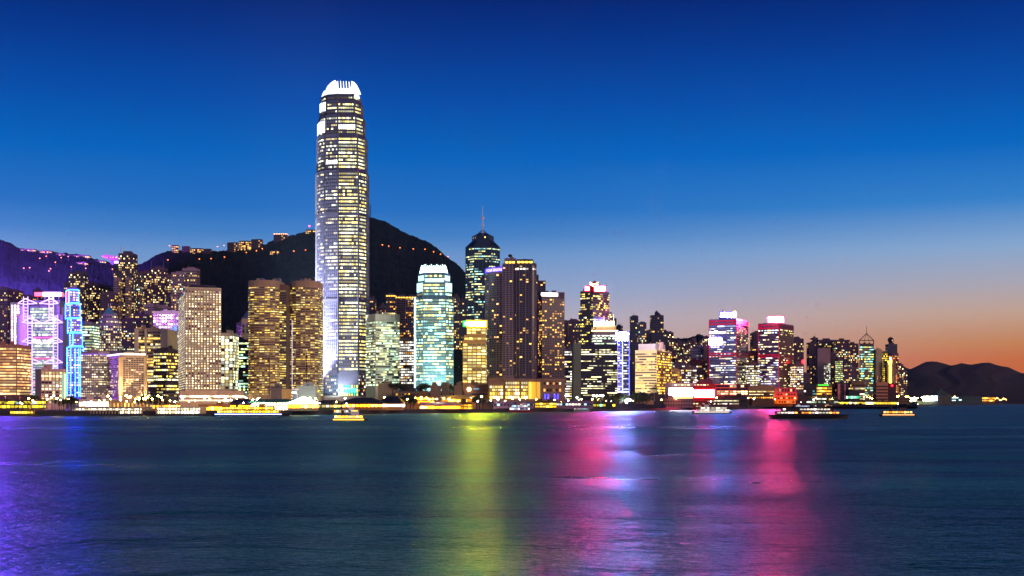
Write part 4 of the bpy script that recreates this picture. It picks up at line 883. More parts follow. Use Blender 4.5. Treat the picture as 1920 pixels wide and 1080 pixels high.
def pyrframe():
    Y = 2800; P = corner(1608.5,1612,1638.5,Y,4)
    th = T('pyramid_framed_tower','dark tower with cyan lights topped by an open pyramid frame and needle',[(P,645)],4.5,2.8,wall((64,52,60),.6),win(.55,2.0,CYN,(235,235,110),.5,3,.0,(24,34,46)),'r',.42,yb=745,plant=None,top_skip=.8)
    z0,z1,z2 = th.zt,Z(638,Y),Z(625,Y); c = cen(P)
    for p in P:
        s = MB(); s.tube((*p,z0),(*p,z1),.7,n=4); th.part(s,'frame_post',M_DARK)
        s = MB(); s.tube((*p,z1),(c[0],c[1],z2),.7,n=4); th.part(s,'pyramid_rafter',M_DARK)
    s = MB()
    for a,b in zip(P,P[1:]+P[:1]): s.tube((*a,z1),(*b,z1),.8,n=4)
    a,b = P[0],P[1]
    for f in (.33,.66): s.tube((a[0]+(b[0]-a[0])*f,a[1]+(b[1]-a[1])*f,z0),(a[0]+(b[0]-a[0])*f,a[1]+(b[1]-a[1])*f,z1),.5,n=4); s.tube((a[0]+(b[0]-a[0])*f,a[1]+(b[1]-a[1])*f,z1),(c[0],c[1],z2),.45,n=4)
    th.part(s,'ring_beam',M_DARK)
    s = MB(); s.tube((c[0],c[1],z2),(c[0],c[1],Z(611,Y)),.7,.3,5); th.part(s,'mast',M_DARK)
pyrframe()
T('beige_slim_block','blank beige slim block between the pyramid framed and ball topped towers',[(flat(1643.5,1654,2800,22),656)],4,3,wall((176,152,130),.8),WB,'p',.1,yb=657,plant=None,merge=True)
T('yellow_sided_block','narrow flats with bright yellow stair windows, left of the yellow light strip',[(flat(1654,1664,2810,20),660)],3.8,3,wall((110,96,80),.8),win(.65,1.8,(255,220,40),YEL,.4,1,.0,(50,46,30)),'p',.5,yb=725,plant=None,merge=True,cat='apartment block')
def ball():
    Y = 3000; th = T('ball_topped_tower','dark tower capped by a round ball on a neck',[(flat(1664,1684,Y,26),662),(flat(1665.5,1682.5,Y+1,24),646)],5,3,wall((66,60,88),.6),win(.04,1.5,YEL,WHT,.4,1,.0,(50,50,80)),'r',.3,yb=700,plant=None)
    c = (X(1673,Y),Y+13); s = MB(); s.tube((c[0],c[1],th.zt),(c[0],c[1],Z(639,Y)),3.6,2.6,8); th.part(s,'neck',M_DARK)
    s = MB(); s.ball((c[0],c[1],Z(637,Y)),7,12,9); th.part(s,'ball',M_DARK)
    s = MB(); s.ball((c[0]+2,c[1]-6.6,Z(638,Y)),.9,6,4); th.part(s,'ball_lamp',emi((255,200,170),3))
ball()
th = Thing('light_strip_sign','tall vertical yellow light strip sign flared at the top, on the waterfront flats','sign',(X(1669.5,2780),2780,GZ))
s = MB(); Y = 2780; s.prism([(X(1668,Y),Y),(X(1671.5,Y),Y),(X(1671.5,Y),Y+3),(X(1668,Y),Y+3)],Z(718,Y),Z(684,Y),bottom=True); s.prism([(X(1668,Y),Y),(X(1671.5,Y),Y),(X(1671.5,Y),Y+3),(X(1668,Y),Y+3)],Z(684,Y),Z(677,Y),P2=[(X(1665,Y),Y),(X(1672.5,Y),Y),(X(1672.5,Y),Y+3),(X(1665,Y),Y+3)]); th.part(s,'light_strip',emi((255,225,60),9))
s = MB(); box_px(s,1669,1671.5,670,675,Y,3); th.part(s,'cyan_cap_light',emi((120,240,255),5)); s = MB(); s.box(X(1664,Y),X(1680,Y),Y+3.2,Y+20,GZ,Z(676,Y)); th.part(s,'backing_wall',plm2)
for (xl,xr,yt,Y,lab,m_,w_,fp) in ((1643,1665,718,2600,'plain terracotta block with thin dark window slots, below the yellow light strip',wall((196,132,104),.8),win(.04,1.2,YEL,WHT,.4,1,.0,(80,50,50)),6.0),
  (1571,1591,719,2450,'dark block edged by a pink lit pilaster on the right waterfront',wall((40,30,44),.6),win(.05,1.2,YEL,WHT,.4,1,.0,(20,20,40)),6.0),
  (1507,1531,722,2400,'low dark block with a few cool lights, right of the orange terraces',wall((44,36,56),.7),win(.3,1.8,CYN,WHT,.4,2,.0,(20,24,40)),5.5),
  (1531,1560,722,2420,'amber lit scaffold block with a green lamp row on top, right waterfront',wall((150,104,60),.8),win(.7,1.6,AMB,YEL,.4,3,.0,(90,60,20),.2),5.5),
  (1556,1574,722,2480,'brown banded low block behind the amber lamp row',wall((150,110,80),.8),win(.2,1.6,WHT,YEL,.4,3,.0,(50,40,40)),5.5),
  (1592,1612,735,2430,'glass fronted low block glowing green on the right waterfront',wall((40,34,50),.6),win(.9,1.8,(60,220,160),WHT,.35,2,.0,(20,70,60),.2),9),
  (1608,1622,734,2440,'small white windowed block beside the green glowing one',wall((96,76,60),.8),win(.95,2.0,(255,240,180),WHT,.4,3,.0,(60,50,40)),4.6),
  (1596,1622,716,2560,'brown terraced block below the pyramid framed tower',wall((130,98,72),.8),win(.4,1.8,YEL,WHT,.4,3,.0,(50,40,40)),6)):
    th = T('waterfront_block',lab,[(flat(xl,xr,Y,24),yt)],fp,3.4,m_,w_,'r',.5,cat='mid rise block',yb=752,plant=None)
    if 'pilaster' in lab:
        s = MB(); box_px(s,1571,1575.5,719.5,750,Y-1,2); th.part(s,'pink_pilaster',wall((220,120,140),.7)); s = MB(); box_px(s,1583,1586,719.5,750,Y-1,2); th.part(s,'pink_pilaster',wall((180,110,150),.7))
    if 'green lamp' in lab:
        s = MB(); box_px(s,1534,1554,721,723,Y-1.5,1); th.part(s,'green_lamp_row',emi((60,255,60),1.6))
        s = MB(); box_px(s,1517,1566,739.5,741.5,Y-30,2); th.part(s,'amber_lamp_row',win(.9,5,(255,150,30),(255,200,80),.4,1,.2)) 
b = Thing('dark_brick_block','dark brown block with a red lamp, right of the terracotta block','mid rise block',(X(1673,2620),2632,GZ)); s = MB(); s.prism(flat(1666,1680,2620,24),GZ,Z(718,2620)); b.part(s,'body',wall((60,34,50),.8)); s = MB(); s.ball((X(1672.5,2618),2617.5,Z(723,2618)),2.2); b.part(s,'red_lamp',emi((255,20,30),12))
# ---------------------------------------------------------------- left hill flats
GL = 'apartment towers on the slope above the left cluster'
for (xl,xr,yt,yb_,Y,lab,m_,w_) in (
 (-8,14,541,650,2300,'flats tower cut by the left edge, behind the truss framed bank',wall((104,74,130),.8),WA),
 (12,34,545,650,2350,'second flats tower from the left edge, behind the truss framed bank',wall((98,70,124),.8),WB),
 (36,60,556,600,2400,'flats top just over the roof of the truss framed bank',wall((98,70,124),.8),WB),
 (62,72,544,600,2450,'thin flats tower behind the red and white roof sign',wall((90,64,116),.8),WB),
 (120,129,532,600,2500,'thin flats tower just left of the neon edged tower top',dusk,WA),
 (129,157,511,700,2300,'flats tower with a cross shaped patch of bright windows, above the neon edged tower',dusk,WC),
 (160,186,533,690,2350,'wide flats tower with a bright central column, left half',dusk,WC),
 (184,204,537,690,2380,'wide flats tower with a bright central column, right half',dusk,WA),
 (188,214,550,690,2200,'lower dim flats behind the green pyramid roof',plm2,WB),
 (213,222,524,700,2250,'pale edged flats left of the tallest left hand flats',mauve,WB),
 (235,241,522,700,2260,'narrow blank mauve slab right of the tallest left hand flats',mauve,WB),
 (241,262,513,700,2300,'flats with yellow green windows right of the twin white masts',dusk,WD),
 (262,282,510,700,2350,'left block of the triple bright flats',plm2,WC),
 (281,308,503,700,2360,'taller middle block of the triple bright flats with thin poles on top',plm2,WC),
 (306,320,517,700,2370,'right block of the triple bright flats',plm2,WC),
 (321,343,512,620,2300,'flats with one bright top corner, left of the porthole tower',mauve,WD),
 (342,369,504,560,2400,'twin topped flats directly above the porthole tower',mauve,WA),
 (270,288,572,680,2050,'pink grey mid height flats behind the white grid tower',mauve,WA),
 (286,314,575,620,2100,'wider mid height flats behind the white grid tower',mauve,WA),
 (250,272,590,680,2000,'dark mid height flats behind the slab sided office',plm,WD),
 (218,252,600,680,1980,'broad dark flats right of the green pyramid roof',plm,WD)):
    zb = max(GZ, hz((xl+xr)/2, Y)-25)
    T('apartment_tower',lab,[(flat(xl,xr,Y,26),yt)],4.2,2.9,m_,w_,'p',.5,gap=.35,merge=True,cat='apartment tower',yb=yb_,group=GL,z0=zb,plant=(.45,4),mast=((284,488),(306,489)) if 'poles' in lab else None)
th = T('twin_masted_flats','tallest left hand flats tower with two white masts and a lit side screen',[(flat(213,250,2280,26),489),(flat(222,250,2280,26),476)],4.2,2.9,dusk,WC,'p',.5,gap=.35,merge=True,cat='apartment tower',yb=700,z0=hz(232,2280)-25,plant=(.5,6))
for px in (226.5,232.5):
    s = MB(); s.tube((X(px,2290),2290,th.zt),(X(px,2290),2290,Z(461,2290)),.9,.4,5); th.part(s,'mast',wall((235,225,235),.5,.05))
s = MB(); box_px(s,214,222,489,494,2277,1); th.part(s,'light_screen',emi((190,170,255),2.6)); s = MB(); box_px(s,214,222,495,506,2277,1); th.part(s,'light_screen',win(.8,2.0,(255,230,110),WHT,.4,1),label='yellow lower part of the screen')
# ---------------------------------------------------------------- buildings on the ridge
def ridge(name,lab,xl,xr,yt,wn_,m_=None,roof=None,cat='hilltop building',dy=0,d=20):
    Y = YR-30-dy; zb = hz((xl+xr)/2,Y)-8
    return T(name,lab,[(flat(xl,xr,Y,d),yt)],3.4,5,m_ or wall((70,54,70),.8),wn_,'p',.5,merge=True,cat=cat,z0=zb,yb=None,plant=(.5,1.2) if roof is None else None,parapet=.8,top_skip=.3)
WR = win(.55,2.6,(255,190,90),WARM,.4,1,.0,(40,30,40)); WR2 = win(.35,2.4,(255,180,80),WARM,.4,1,.0,(30,26,40))
ridge('hilltop_block','square hilltop block with a glowing front at the left end of the mountain ridge',322,333,460,WR)
ridge('hilltop_block','hilltop villa with a small turret, second along the ridge',341,354,462,WR2)
ridge('hilltop_block','long stepped hilltop block, third along the ridge',356,380,466,WR)
ridge('hilltop_block','low twin hilltop block, fourth along the ridge',381,395,467,WR2)
ridge('hilltop_block','dark cubic hilltop block left of the long lit one',426,445,455,WR2)
ridge('hilltop_block','long lit hilltop apartment block on the ridge',448,470,452,WR)
ridge('hilltop_block','darker right end block of the long hilltop apartments',471,491,449,WR2)
th = ridge('hilltop_block','hilltop block with a row of lamps along its roof',513,538,440,WR2); s = MB(); winrow(s,th.P,th.zt+.9,th.zt+3.2,6,0,'p',.5,off=.3); th.part(s,'roof_lamp_row',emi((255,170,90),5))
th = ridge('hilltop_block','small lit hilltop pavilion with a red beacon pole, left of the tallest skyscraper',573,590,431,WR); s = MB(); s.tube((X(580,YR),YR,th.zt),(X(580,YR),YR,Z(424,YR)),.6,n=4); th.part(s,'beacon_pole',M_STEEL); s = MB(); s.ball((X(580,YR),YR,Z(424,YR)),2.4); th.part(s,'beacon',emi((255,60,130),10))
ridge('hillside_villa','lit villa terrace on the slope below the roof lamped hilltop block',506,522,470,WR,dy=150)
ridge('ridge_houses','string of amber lit houses at the left end of the far left ridge',38,64,467,WR,cat='hilltop building')
ridge('ridge_houses','pair of amber lit houses in the middle of the far left ridge',74,94,470,WR)
ridge('ridge_houses','cream lit house standing alone on the far left ridge',104,121,476,WR)
ridge('ridge_houses','long amber lit terrace at the right end of the far left ridge',128,166,479,WR)
ridge('ridge_mall','wide bright stepped building just left of the anvil shaped viewing tower',170,197,489,win(.9,3,(255,210,120),WHT,.4,1,.0,(60,40,40)))
ridge('hillside_villa','small lit villa below the far left ridge terrace',143,162,492,WR,dy=120)
def anvil():
    Y = 3560; th = Thing('anvil_tower','anvil shaped lookout building with an upswept red lit wing on the ridge','lookout tower',(X(207,Y),Y+15,hz(207,Y)-5))
    b = MB(); x0,x1,x2,x3 = X(189,Y),X(205,Y),X(214,Y),X(223,Y); ys = (Y,Y+30)
    prof = [(x0,Z(480,Y)),(X(197,Y),Z(477.5,Y)),(X(223,Y),Z(480.5,Y)),(X(223,Y),Z(487,Y)),(X(208,Y),Z(488,Y)),(X(196,Y),Z(484,Y))]
    b.face([(x,Y,z) for x,z in prof][::-1]); b.face([(x,Y+30,z) for x,z in prof])
    for i in range(6):
        a,c = prof[i],prof[(i+1)%6]; b.face([(a[0],Y,a[1]),(c[0],Y,c[1]),(c[0],Y+30,c[1]),(a[0],Y+30,a[1])])
    th.part(b,'upswept_wing',wall((120,76,100),.6))
    b = MB(); b.box(X(206,Y),X(220,Y),Y+4,Y+26,hz(207,Y)-3,Z(487.4,Y)); th.part(b,'pedestal',wall((90,76,110),.7))
    b = MB(); b.face([(X(191,Y),Y-.4,Z(481,Y)),(X(200,Y),Y-.4,Z(484,Y)),(X(200,Y),Y-.4,Z(482.5,Y)),(X(191,Y),Y-.4,Z(479.8,Y))]); th.part(b,'red_light_line',emi((255,70,60),2))
    b = MB(); winrow(b,flat(200,222,Y-.1,1),Z(483.4,Y),Z(481.6,Y),4,0,'p',.3,off=.3,face=(0,)); th.part(b,'window_row',win(.7,2.4,WARM,WHT,.4,1))
anvil()
# masts on the summit
for (px,yt,lab,wd) in ((688.5,388,'wider lattice relay mast on the mountain summit',3.2),(694.5,384,'thin lattice relay mast on the mountain summit',1.6)):
    th = Thing('relay_mast',lab,'mast',(X(px,YR),YR,hz(px,YR)-4)); b = MB(); zb = hz(px,YR)-4; zt = Z(yt,YR); x = X(px,YR)
    for sx_ in (-1,1):
        for sy in (-1,1): b.tube((x+sx_*wd,YR+sy*wd,zb),(x+sx_*wd*.6,YR+sy*wd*.6,zt),.45,n=4)
    z = zb; k = 1
    while z < zt: b.tube((x-k*wd,YR-wd,z),(x+k*wd*.8,YR-wd,z+4),.35,n=4); z += 4; k = -k
    th.part(b,'lattice',M_DARK)
    if wd > 2:
        for y in (394,400): b = MB(); b.ball((x,YR-4,Z(y,YR)),2.6,8,5,.8); th.part(b,'dish',M_STEEL)
        b = MB(); b.ball((x-4,YR-4,Z(395,YR)),1.2); th.part(b,'beacon',emi((255,40,60),6))
# ---------------------------------------------------------------- lamps
def make_lamp(col=(255,170,70), s=60, h=8., r=.55, name='street_lamp'):
    t = Thing(name, 'x', 'street lamp', (0,0,-500)); t.L = (0,0,0)
    b = MB(); b.tube((0,0,0),(0,0,h),.14,.09,6); b.tube((0,0,h),(0,-1.2,h+.25),.08,.06,5); t.part(b,'pole',M_STEEL)
    b = MB(); b.ball((0,-1.2,h+.25),r,8,6,.7); t.part(b,'lamp_head',emi(col,s)); return t.o
LAMP = make_lamp(s=260); LAMPW = make_lamp((255,245,215),220); HL = make_lamp((255,120,40),9,10,1.35); HMAST = make_lamp((255,190,80),24,26,2.6)
_used = {}
def lamp(src, px, Y, z, label, group, sc=1):
    if src.name not in _used:
        _used[src.name] = 1; src.location = (X(px,Y),Y,z); src['label'] = label; src['group'] = group; src.scale = (sc,)*3; return
    copy_tree(src,(X(px,Y),Y,z),0,sc,label,group)
def surf(px, py):       # where a sight line meets the hillside
    Y = YS
    while Y < YR:
        if hz(px,Y) >= Z(py,Y): return Y
        Y += 8
    return YR-5
for (px,py) in ((717,468),(729,470),(750,473),(775,475),(797,476),(813,480),(826,484),(840,489)):
    Y = surf(px,py+3); lamp(HL,px,Y-6,hz(px,Y)+4,'amber road lamp in the descending line on the dark right flank of the mountain','road lamps on the right flank of the mountain')
for (px,py,) in ((315,495),(374,494),(396,493),(421,490),(462,481),(481,478),(492,474),(551,479),(573,478),(318,467),(408,470),(420,468)):
    Y = surf(px,py+3); lamp(HL,px,Y-6,hz(px,Y)+4,'amber road lamp dotted on the dark mountain slope left of the tallest skyscraper','road lamps on the left flank of the mountain')
for (px,py) in ((45,511),(56,510),(95,512),(104,500),(115,491),(92,516),(128,489),(134,508),(87,488),(161,511),(211,513),(75,492)):
    Y = surf(px,py+3); lamp(HL,px,Y-6,hz(px,Y)+4,'small amber lamp on the violet lit slope below the far left ridge','lamps below the far left ridge')
PL = 'amber street lamps on the promenade before the hotels'
for px in (98,130,204,227,255,262,274,278,286,291,306,238,246,270,282,243,297):
    lamp(LAMP,px,rr.uniform(985,1090),3.2,'amber street lamp among the trees before the white crowned hotel' if px > 180 else 'amber street lamp on the promenade before the white boxy block',PL if px > 180 else 'amber lamps before the white boxy block',rr.uniform(1.0,1.5))
for px in (386,392,404,416,430,751,757,764,772,779,800,812,845,903,912): lamp(LAMP,px,rr.uniform(1130,1260)+(px-380)*.15,3.2,'amber street lamp in the low lights left of the tallest skyscraper' if px < 600 else 'amber street lamp behind the mauve roofed ferry terminal','amber lamps by the long low cream block' if px < 600 else 'amber lamps behind the mauve roofed terminal',rr.uniform(1.0,1.5))
for px in (1056,1060,1065,1049,1046,1037,1113,1119,1126,1130): lamp(LAMPW,px,1420,4,'pale street lamp in the row right of the hotel podium','pale street lamps right of the podium',1.6)
for px in (1397,1340,1407,1411,1417,1421,1430,1436,1441,1447,1453,1459,1463,1469,1475,1481,1487): lamp(LAMP,px,2010+(px-1400)*1.5,3.2,'amber street lamp by the orange terraces on the right waterfront','amber lamps by the orange terraces',rr.uniform(1.4,2.1))
for px in (1681,1684,1687,1691,1694,1698,1702,1707,1714,1720,1727,1625,1631,1635,1638): lamp(LAMP,px,2760,4,'amber lamp in the curving row at the right end of the city','amber lamps along the road at the right end',rr.uniform(1.6,2.2))
for px in (1738,1751,1778,1790): lamp(HMAST,px,3800+rr.random()*200,3,'tall amber mast lamp beside the silos at the far right','tall mast lamps at the far right',.9)
for k in range(26): lamp(LAMP,1792+k*3.7+rr.uniform(-1,1),4700+k*50,2,'tiny amber lamp in the far shoreline row at the right edge','shoreline lamps at the far right',rr.uniform(1.8,3.2))
lamp(LAMPW,1397,1960,4,'bright white lamp at the foot of the left red framed tower','white lamps',2.4)
# ---------------------------------------------------------------- trees
M_LEAF, _t, _p = newmat("leaf"); _g = N(_t,'ShaderNodeTexCoord'); _n = N(_t,'ShaderNodeTexNoise',i_Scale=.8,i_Detail=4.0); _t.links.new(_g.outputs['Object'],_n.inputs['Vector'])
_r = N(_t,'ShaderNodeValToRGB'); _r.color_ramp.elements[0].color = (.012,.022,.010,1); _r.color_ramp.elements[1].color = (.06,.085,.03,1); _t.links.new(_n.outputs[0],_r.inputs[0]); _t.links.new(_r.outputs[0],_p.inputs['Base Color']); _p.inputs['Roughness'].default_value = .7
M_BARK = wall((70,54,42),.9)
def make_tree(seed, palm=False):
    q = random.Random(seed); t = Thing('palm_tree' if palm else 'broadleaf_tree','x','tree',(0,0,-500)); t.L = (0,0,0)
    b = MB()
    if palm:
        b.tube((0,0,0),(.3,0,4),.22,.17); b.tube((.3,0,4),(.4,.1,8),.17,.13); t.part(b,'trunk',M_BARK); c = MB()
        for k in range(16):
            a = 2*math.pi*k/16+q.uniform(-.2,.2); el = q.uniform(-.2,.9); pr = Vector((.4,.1,8)); dv = Vector((math.cos(a)*math.cos(el),math.sin(a)*math.cos(el),math.sin(el)))
            for s_ in range(5):
                nx = pr+dv*.62; sd = Vector((-math.sin(a),math.cos(a),0))*(.42-.06*s_); c.face([pr-sd,pr+sd*.1+Vector((0,0,.1)),nx+sd*.1+Vector((0,0,.1)),nx-sd]); c.face([pr+sd*.1+Vector((0,0,.1)),pr+sd,nx+sd,nx+sd*.1+Vector((0,0,.1))]); pr = nx; dv = (dv+Vector((0,0,-.32))).normalized()
        t.part(c,'crown',M_LEAF); return t.o
    b.tube((0,0,0),(.1,0,2.6),.32,.22,7)
    tips = []
    for k in range(6):
        a = k*1.05+q.uniform(-.3,.3); e = Vector((math.cos(a)*q.uniform(1.2,2.6),math.sin(a)*q.uniform(1.2,2.6),q.uniform(4.2,6.6))); b.tube((.1,0,2.4),e,.14,.05,5); tips.append(e)
    t.part(b,'trunk',M_BARK); c = MB(); tips.append(Vector((0,0,6)))
    for e in tips:
        R_c = q.uniform(1.2,2.0)
        for k in range(70):
            d = Vector((q.gauss(0,1),q.gauss(0,1),q.gauss(0,.75))); d = d.normalized()*R_c*q.uniform(.5,1.05); p = e+d; u = Vector((q.gauss(0,1),q.gauss(0,1),q.gauss(0,1))).normalized()*.28; v = u.orthogonal().normalized()*.28
            c.face([p-u-v,p+u-v,p+u+v,p-u+v])
    t.part(c,'crown',M_LEAF); return t.o
TR = [make_tree(3),make_tree(8)]; PM = make_tree(5,True); _tu = set()
def tree(src,px,Y,label,group,sc=1,z=3.2):
    if src.name not in _tu:
        _tu.add(src.name); src.location = (X(px,Y),Y,z); src.scale = (sc,)*3; src['label'] = label; src['group'] = group; return
    copy_tree(src,(X(px,Y),Y,z),rr.uniform(0,6),sc,label,group)
for px in (6,12,27,35,42,47,53,58,82,88,97,103,108,115,122,128): tree(PM,px,rr.uniform(955,975),'palm tree lit amber from below on the left promenade','palm trees on the left promenade',rr.uniform(.75,1.0))
for (px,sc) in ((62,1.7),(66,1.4),(111,1.3),(119,1.2),(134,1.6),(139,1.3)): tree(TR[0],px,rr.uniform(990,1040),'dark round tree between the palms and the white boxy block','dark trees by the white boxy block',sc)
for (px,sc) in ((268,1.5),(274,1.6),(280,1.3),(292,1.9),(298,1.8),(303,1.5)): tree(TR[1],px,rr.uniform(1040,1120),'dark tree among street lamps before the dark bronze block','dark trees before the dark bronze block',sc)
for (px,sc) in ((756,1.5),(763,1.9),(769,1.8),(775,1.3)): tree(TR[0],px,1130,'dark bushy tree beside the domed end of the black roofed pier','dark trees right of the black roofed pier',sc)
for (px,sc) in ((736,1.6),(748,1.7),(757,1.5),(790,1.6),(797,1.6),(831,1.5),(843,1.5),(882,1.4),(888,1.4),(895,1.3),(902,1.3)): tree(TR[1],px,1400,'green roof garden tree on the terrace below the teal crowned tower','trees on the terrace below the teal crowned tower',sc,18)
for (px,sc) in ((893,1.5),(899,1.8),(905,1.6)): tree(TR[0],px,1240,'dark tree hung with coloured lights right of the mauve terminal','dark trees right of the mauve terminal',sc)
for (px,sc) in ((1115,1.5),(1121,2.0),(1127,2.2),(1134,2.1),(1141,2.2),(1149,2.0),(1156,2.3),(1163,2.2),(1170,2.0),(1186,2.0),(1192,2.4),(1198,2.2),(1205,2.4),(1212,2.4)): tree(TR[1],px,1460+(px-1110)*.8,'dark park tree before the runway lit block and the blue neon tower','park trees before the blue neon tower',sc)
# ---------------------------------------------------------------- low waterfront buildings
def low(name,lab,xl,xr,yt,Y,d,fp,wn_,m_,roof=None,rm=None,cat='waterfront building',mode='p',gap=.15,wf=.62,bay=3.2,plant=None,over=1.5,yb=None,ts=.15):
    th = T(name,lab,[(flat(xl,xr,Y,d),yt)],fp,bay,m_,wn_,mode,wf,gap=gap,cat=cat,plant=plant,parapet=0 if roof else .8,top_skip=ts,yb=yb,z0=3.2)
    if roof:
        k,yr = roof; P = th.P; x0,x1 = P[0][0]-over,P[1][0]+over; y0,y1 = P[0][1]-over,P[2][1]+over; z0 = th.zt+.05; z1 = Z(yr,Y); ym=(y0+y1)/2; b = MB(); b.box(x0,x1,y0,y1,z0,z0+.35); z0 += .36
        Q = [(x0,y0),(x1,y0),(x1,y1),(x0,y1)]; ins = min((x1-x0)*.3,(y1-y0)*.5) if k == 'hip' else .05
        if k == 'tent': b.prism(Q,z0,z0+(z1-z0)*.45,P2=scl(Q,.5),top=False); b.prism(scl(Q,.5),z0+(z1-z0)*.45,z1,P2=scl(Q,.03))
        else: b.prism(Q,z0,z1,P2=[(x0+ins,ym-1),(x1-ins,ym-1),(x1-ins,ym+1),(x0+ins,ym+1)])
        th.part(b,'roof',rm or M_DARK)
    return th
GOLD = lambda l=.9,s=2.4: win(l,s*3.6,(255,150,14),(255,205,80),.45,2,.0,(110,80,30),.15)
WHG = lambda l=.9,s=2.4: win(l,s*3.4,(255,236,180),(255,255,240),.5,2,.0,(110,100,80),.15)
low('low_pavilion','low flat roofed pavilion with yellow lit upper floor at the far left waterfront',-20,59,750,985,30,7.5,win(.85,2.2,(255,225,40),(190,240,225),.3,2,.0,(60,70,60),.1),wall((96,70,80),.8),yb=770)
low('ground_floor_block','pale glowing ground floor block at the foot of the mauve hotel',148,204,750,1150,20,12,WHG(.9,2.2),wall((225,205,190),.7),yb=768)
low('hotel_forecourt','warm lit columned base below the white crowned hotel',204,286,752,1130,20,11,win(.6,1.7,(255,190,90),(255,225,160),.4,1,.0,(120,84,60),.1),wall((200,160,120),.8),gap=.5,yb=768)
low('lit_shed','bright ground floor shed in front of the dark bronze block',286,330,757,1110,16,9,GOLD(.6),wall((110,86,60),.8),yb=768)
# colonnaded ferry piers
def pier(lab,xl,xr,ytop,yfl,Y,n,roofm,colm,glow,two=True,d=26,yrail=None,arch=True,rk=None):
    c = ((X(xl,Y)+X(xr,Y))/2,Y+d/2); th = Thing('ferry_pier',lab,'ferry pier',(c[0],c[1],0))
    x0,x1 = X(xl,Y),X(xr,Y); zt = Z(ytop,Y); zf = max(1.6,Z(yfl,Y))
    b = MB(); b.box(x0-1,x1+1,Y-1,Y+d,-1.5,zf); th.part(b,'deck',M_QUAY)
    b = MB(); b.box(x0-1.5,x1+1.5,Y-1.8,Y+d,zt-.7,zt)
    if rk: b.prism([(x0-1.5,Y-1.8),(x1+1.5,Y-1.8),(x1+1.5,Y+d),(x0-1.5,Y+d)],zt+.01,Z(rk,Y),P2=[(x0+4,Y+d/2-1),(x1-4,Y+d/2-1),(x1-4,Y+d/2+1),(x0+4,Y+d/2+1)])
    th.part(b,'roof',roofm)
    zm = (zf+zt)/2
    if two: b = MB(); b.box(x0,x1,Y-.6,Y+d-1,zm-.25,zm+.25); th.part(b,'upper_floor',colm)
    for k in range(n+1):
        x = x0+(x1-x0)*k/n; b = MB(); b.box(x-.28,x+.28,Y-.3,Y+.3,zf,zt-.7); th.part(b,'column',colm)
    mb = MB(); w0 = Y+4
    for j,(a,e) in enumerate(((zf,zm-.3),(zm+.3,zt-.8)) if two else ((zf,zt-.8),)):
        nb = n*2; mb = MB()
        for k in range(nb):
            xa,xb = x0+(x1-x0)*(k+.1)/nb,x0+(x1-x0)*(k+.9)/nb; mb.face([(xa,w0,a+.2),(xb,w0,a+.2),(xb,w0,e-.1),(xa,w0,e-.1)],[(k+.1,j),(k+.9,j),(k+.9,j+.9),(k+.1,j+.9)])
        th.part(mb,'window_row',glow)
    b = MB(); b.box(x0+.1,x1-.1,w0+.2,Y+d-2,zf,zt-.72); th.part(b,'inner_hall',colm)
    return th
SIL = wall((150,140,120),.6)
pier('long silver pier with white colonnade, leftmost ferry pier',136,262,764,777,930,22,SIL,wall((215,190,160),.7),WHG(.6,1.6))
pier('low lit link pier between the two silver colonnaded piers',236,296,768,776,945,10,SIL,wall((190,160,130),.7),GOLD(.6,1.6),False)
pier('second silver colonnaded pier, before the dark bronze block',293,372,763,776.5,925,14,wall((190,195,170),.6),wall((220,195,150),.7),WHG(.7,1.9))
low('gold_lit_hall','low golden hall behind the moving yellow ferry',372,470,760,1000,24,9,GOLD(.9,2.0),wall((150,110,60),.8),yb=774)
low('pointed_dark_roof_shed','shed with a low dark pointed roof, left of the green roofed terminal',432,468,757.5,985,24,8,GOLD(.8,1.6),wall((120,90,60),.8),('hip',748),wall((34,38,66),.6),yb=773)
th = pier('heritage style ferry terminal with green roof and white arcade',470,545,753,769,990,14,wall((40,120,90),.6),wall((245,240,215),.6),WHG(.8,2.2),True,30,rk=748)
b = MB(); 
for k in range(14):
    x = X(470,990)+(X(545,990)-X(470,990))*(k+.5)/14; b.tube((x,988.8,Z(756,990)),(x,988.8,Z(755,990)),1.3,1.3,8)
th = Thing('clock_tower','small white ferry terminal clock tower with glowing round clock faces','clock tower',(X(551.5,1010),1013,3)); Y = 1010
b = MB(); box_px(b,547.5,556,731,756,Y,7); th.part(b,'shaft',wall((96,110,130),.7))
b = MB(); b.prism([(X(546.5,Y),Y-.6),(X(557,Y),Y-.6),(X(557,Y),Y+7.6),(X(546.5,Y),Y+7.6)],Z(731,Y),Z(729.5,Y),bottom=True); b.tube((X(551.7,Y),Y+3.5,Z(729.5,Y)),(X(551.7,Y),Y+3.5,Z(726.5,Y)),1.6,.2,8); th.part(b,'cap',M_WHITE)
for px in (549.3,553.6):
    b = MB(); b.tube((X(px,Y),Y-.35,Z(736,Y)),(X(px,Y),Y-.02,Z(736,Y)),.85,.85,12); th.part(b,'clock_face',emi((255,255,245),6))
low('terminal_stage_house','boxy pale hall behind the heritage ferry terminal',508,530,729,1150,20,30,win(.2,1.2,YEL,WHT,.5,1),wall((120,110,110),.7),yb=757,gap=.6)
low('arcaded_annex','small annex with three lit arches left of the clock tower',528,546,731,1060,14,12,GOLD(.95,2.),wall((190,160,100),.7),yb=744,gap=.4)
low('pale_billboard_hall','big pale blank hall between clock tower and tallest skyscraper',556,592,725,1200,30,40,win(.1,.8,WHT,WHT,.5,1),wall((190,210,200),.7,.05),wf=.1,yb=757)
def tent():
    Y = 985; th = low('white_tent_pier','pier topped with a blazing white tent roof, left of the black roofed piers',540,585,757,Y,34,8,GOLD(.8,2.2),wall((150,140,110),.7),('tent',743),emi((255,248,225),7),yb=773)
tent()
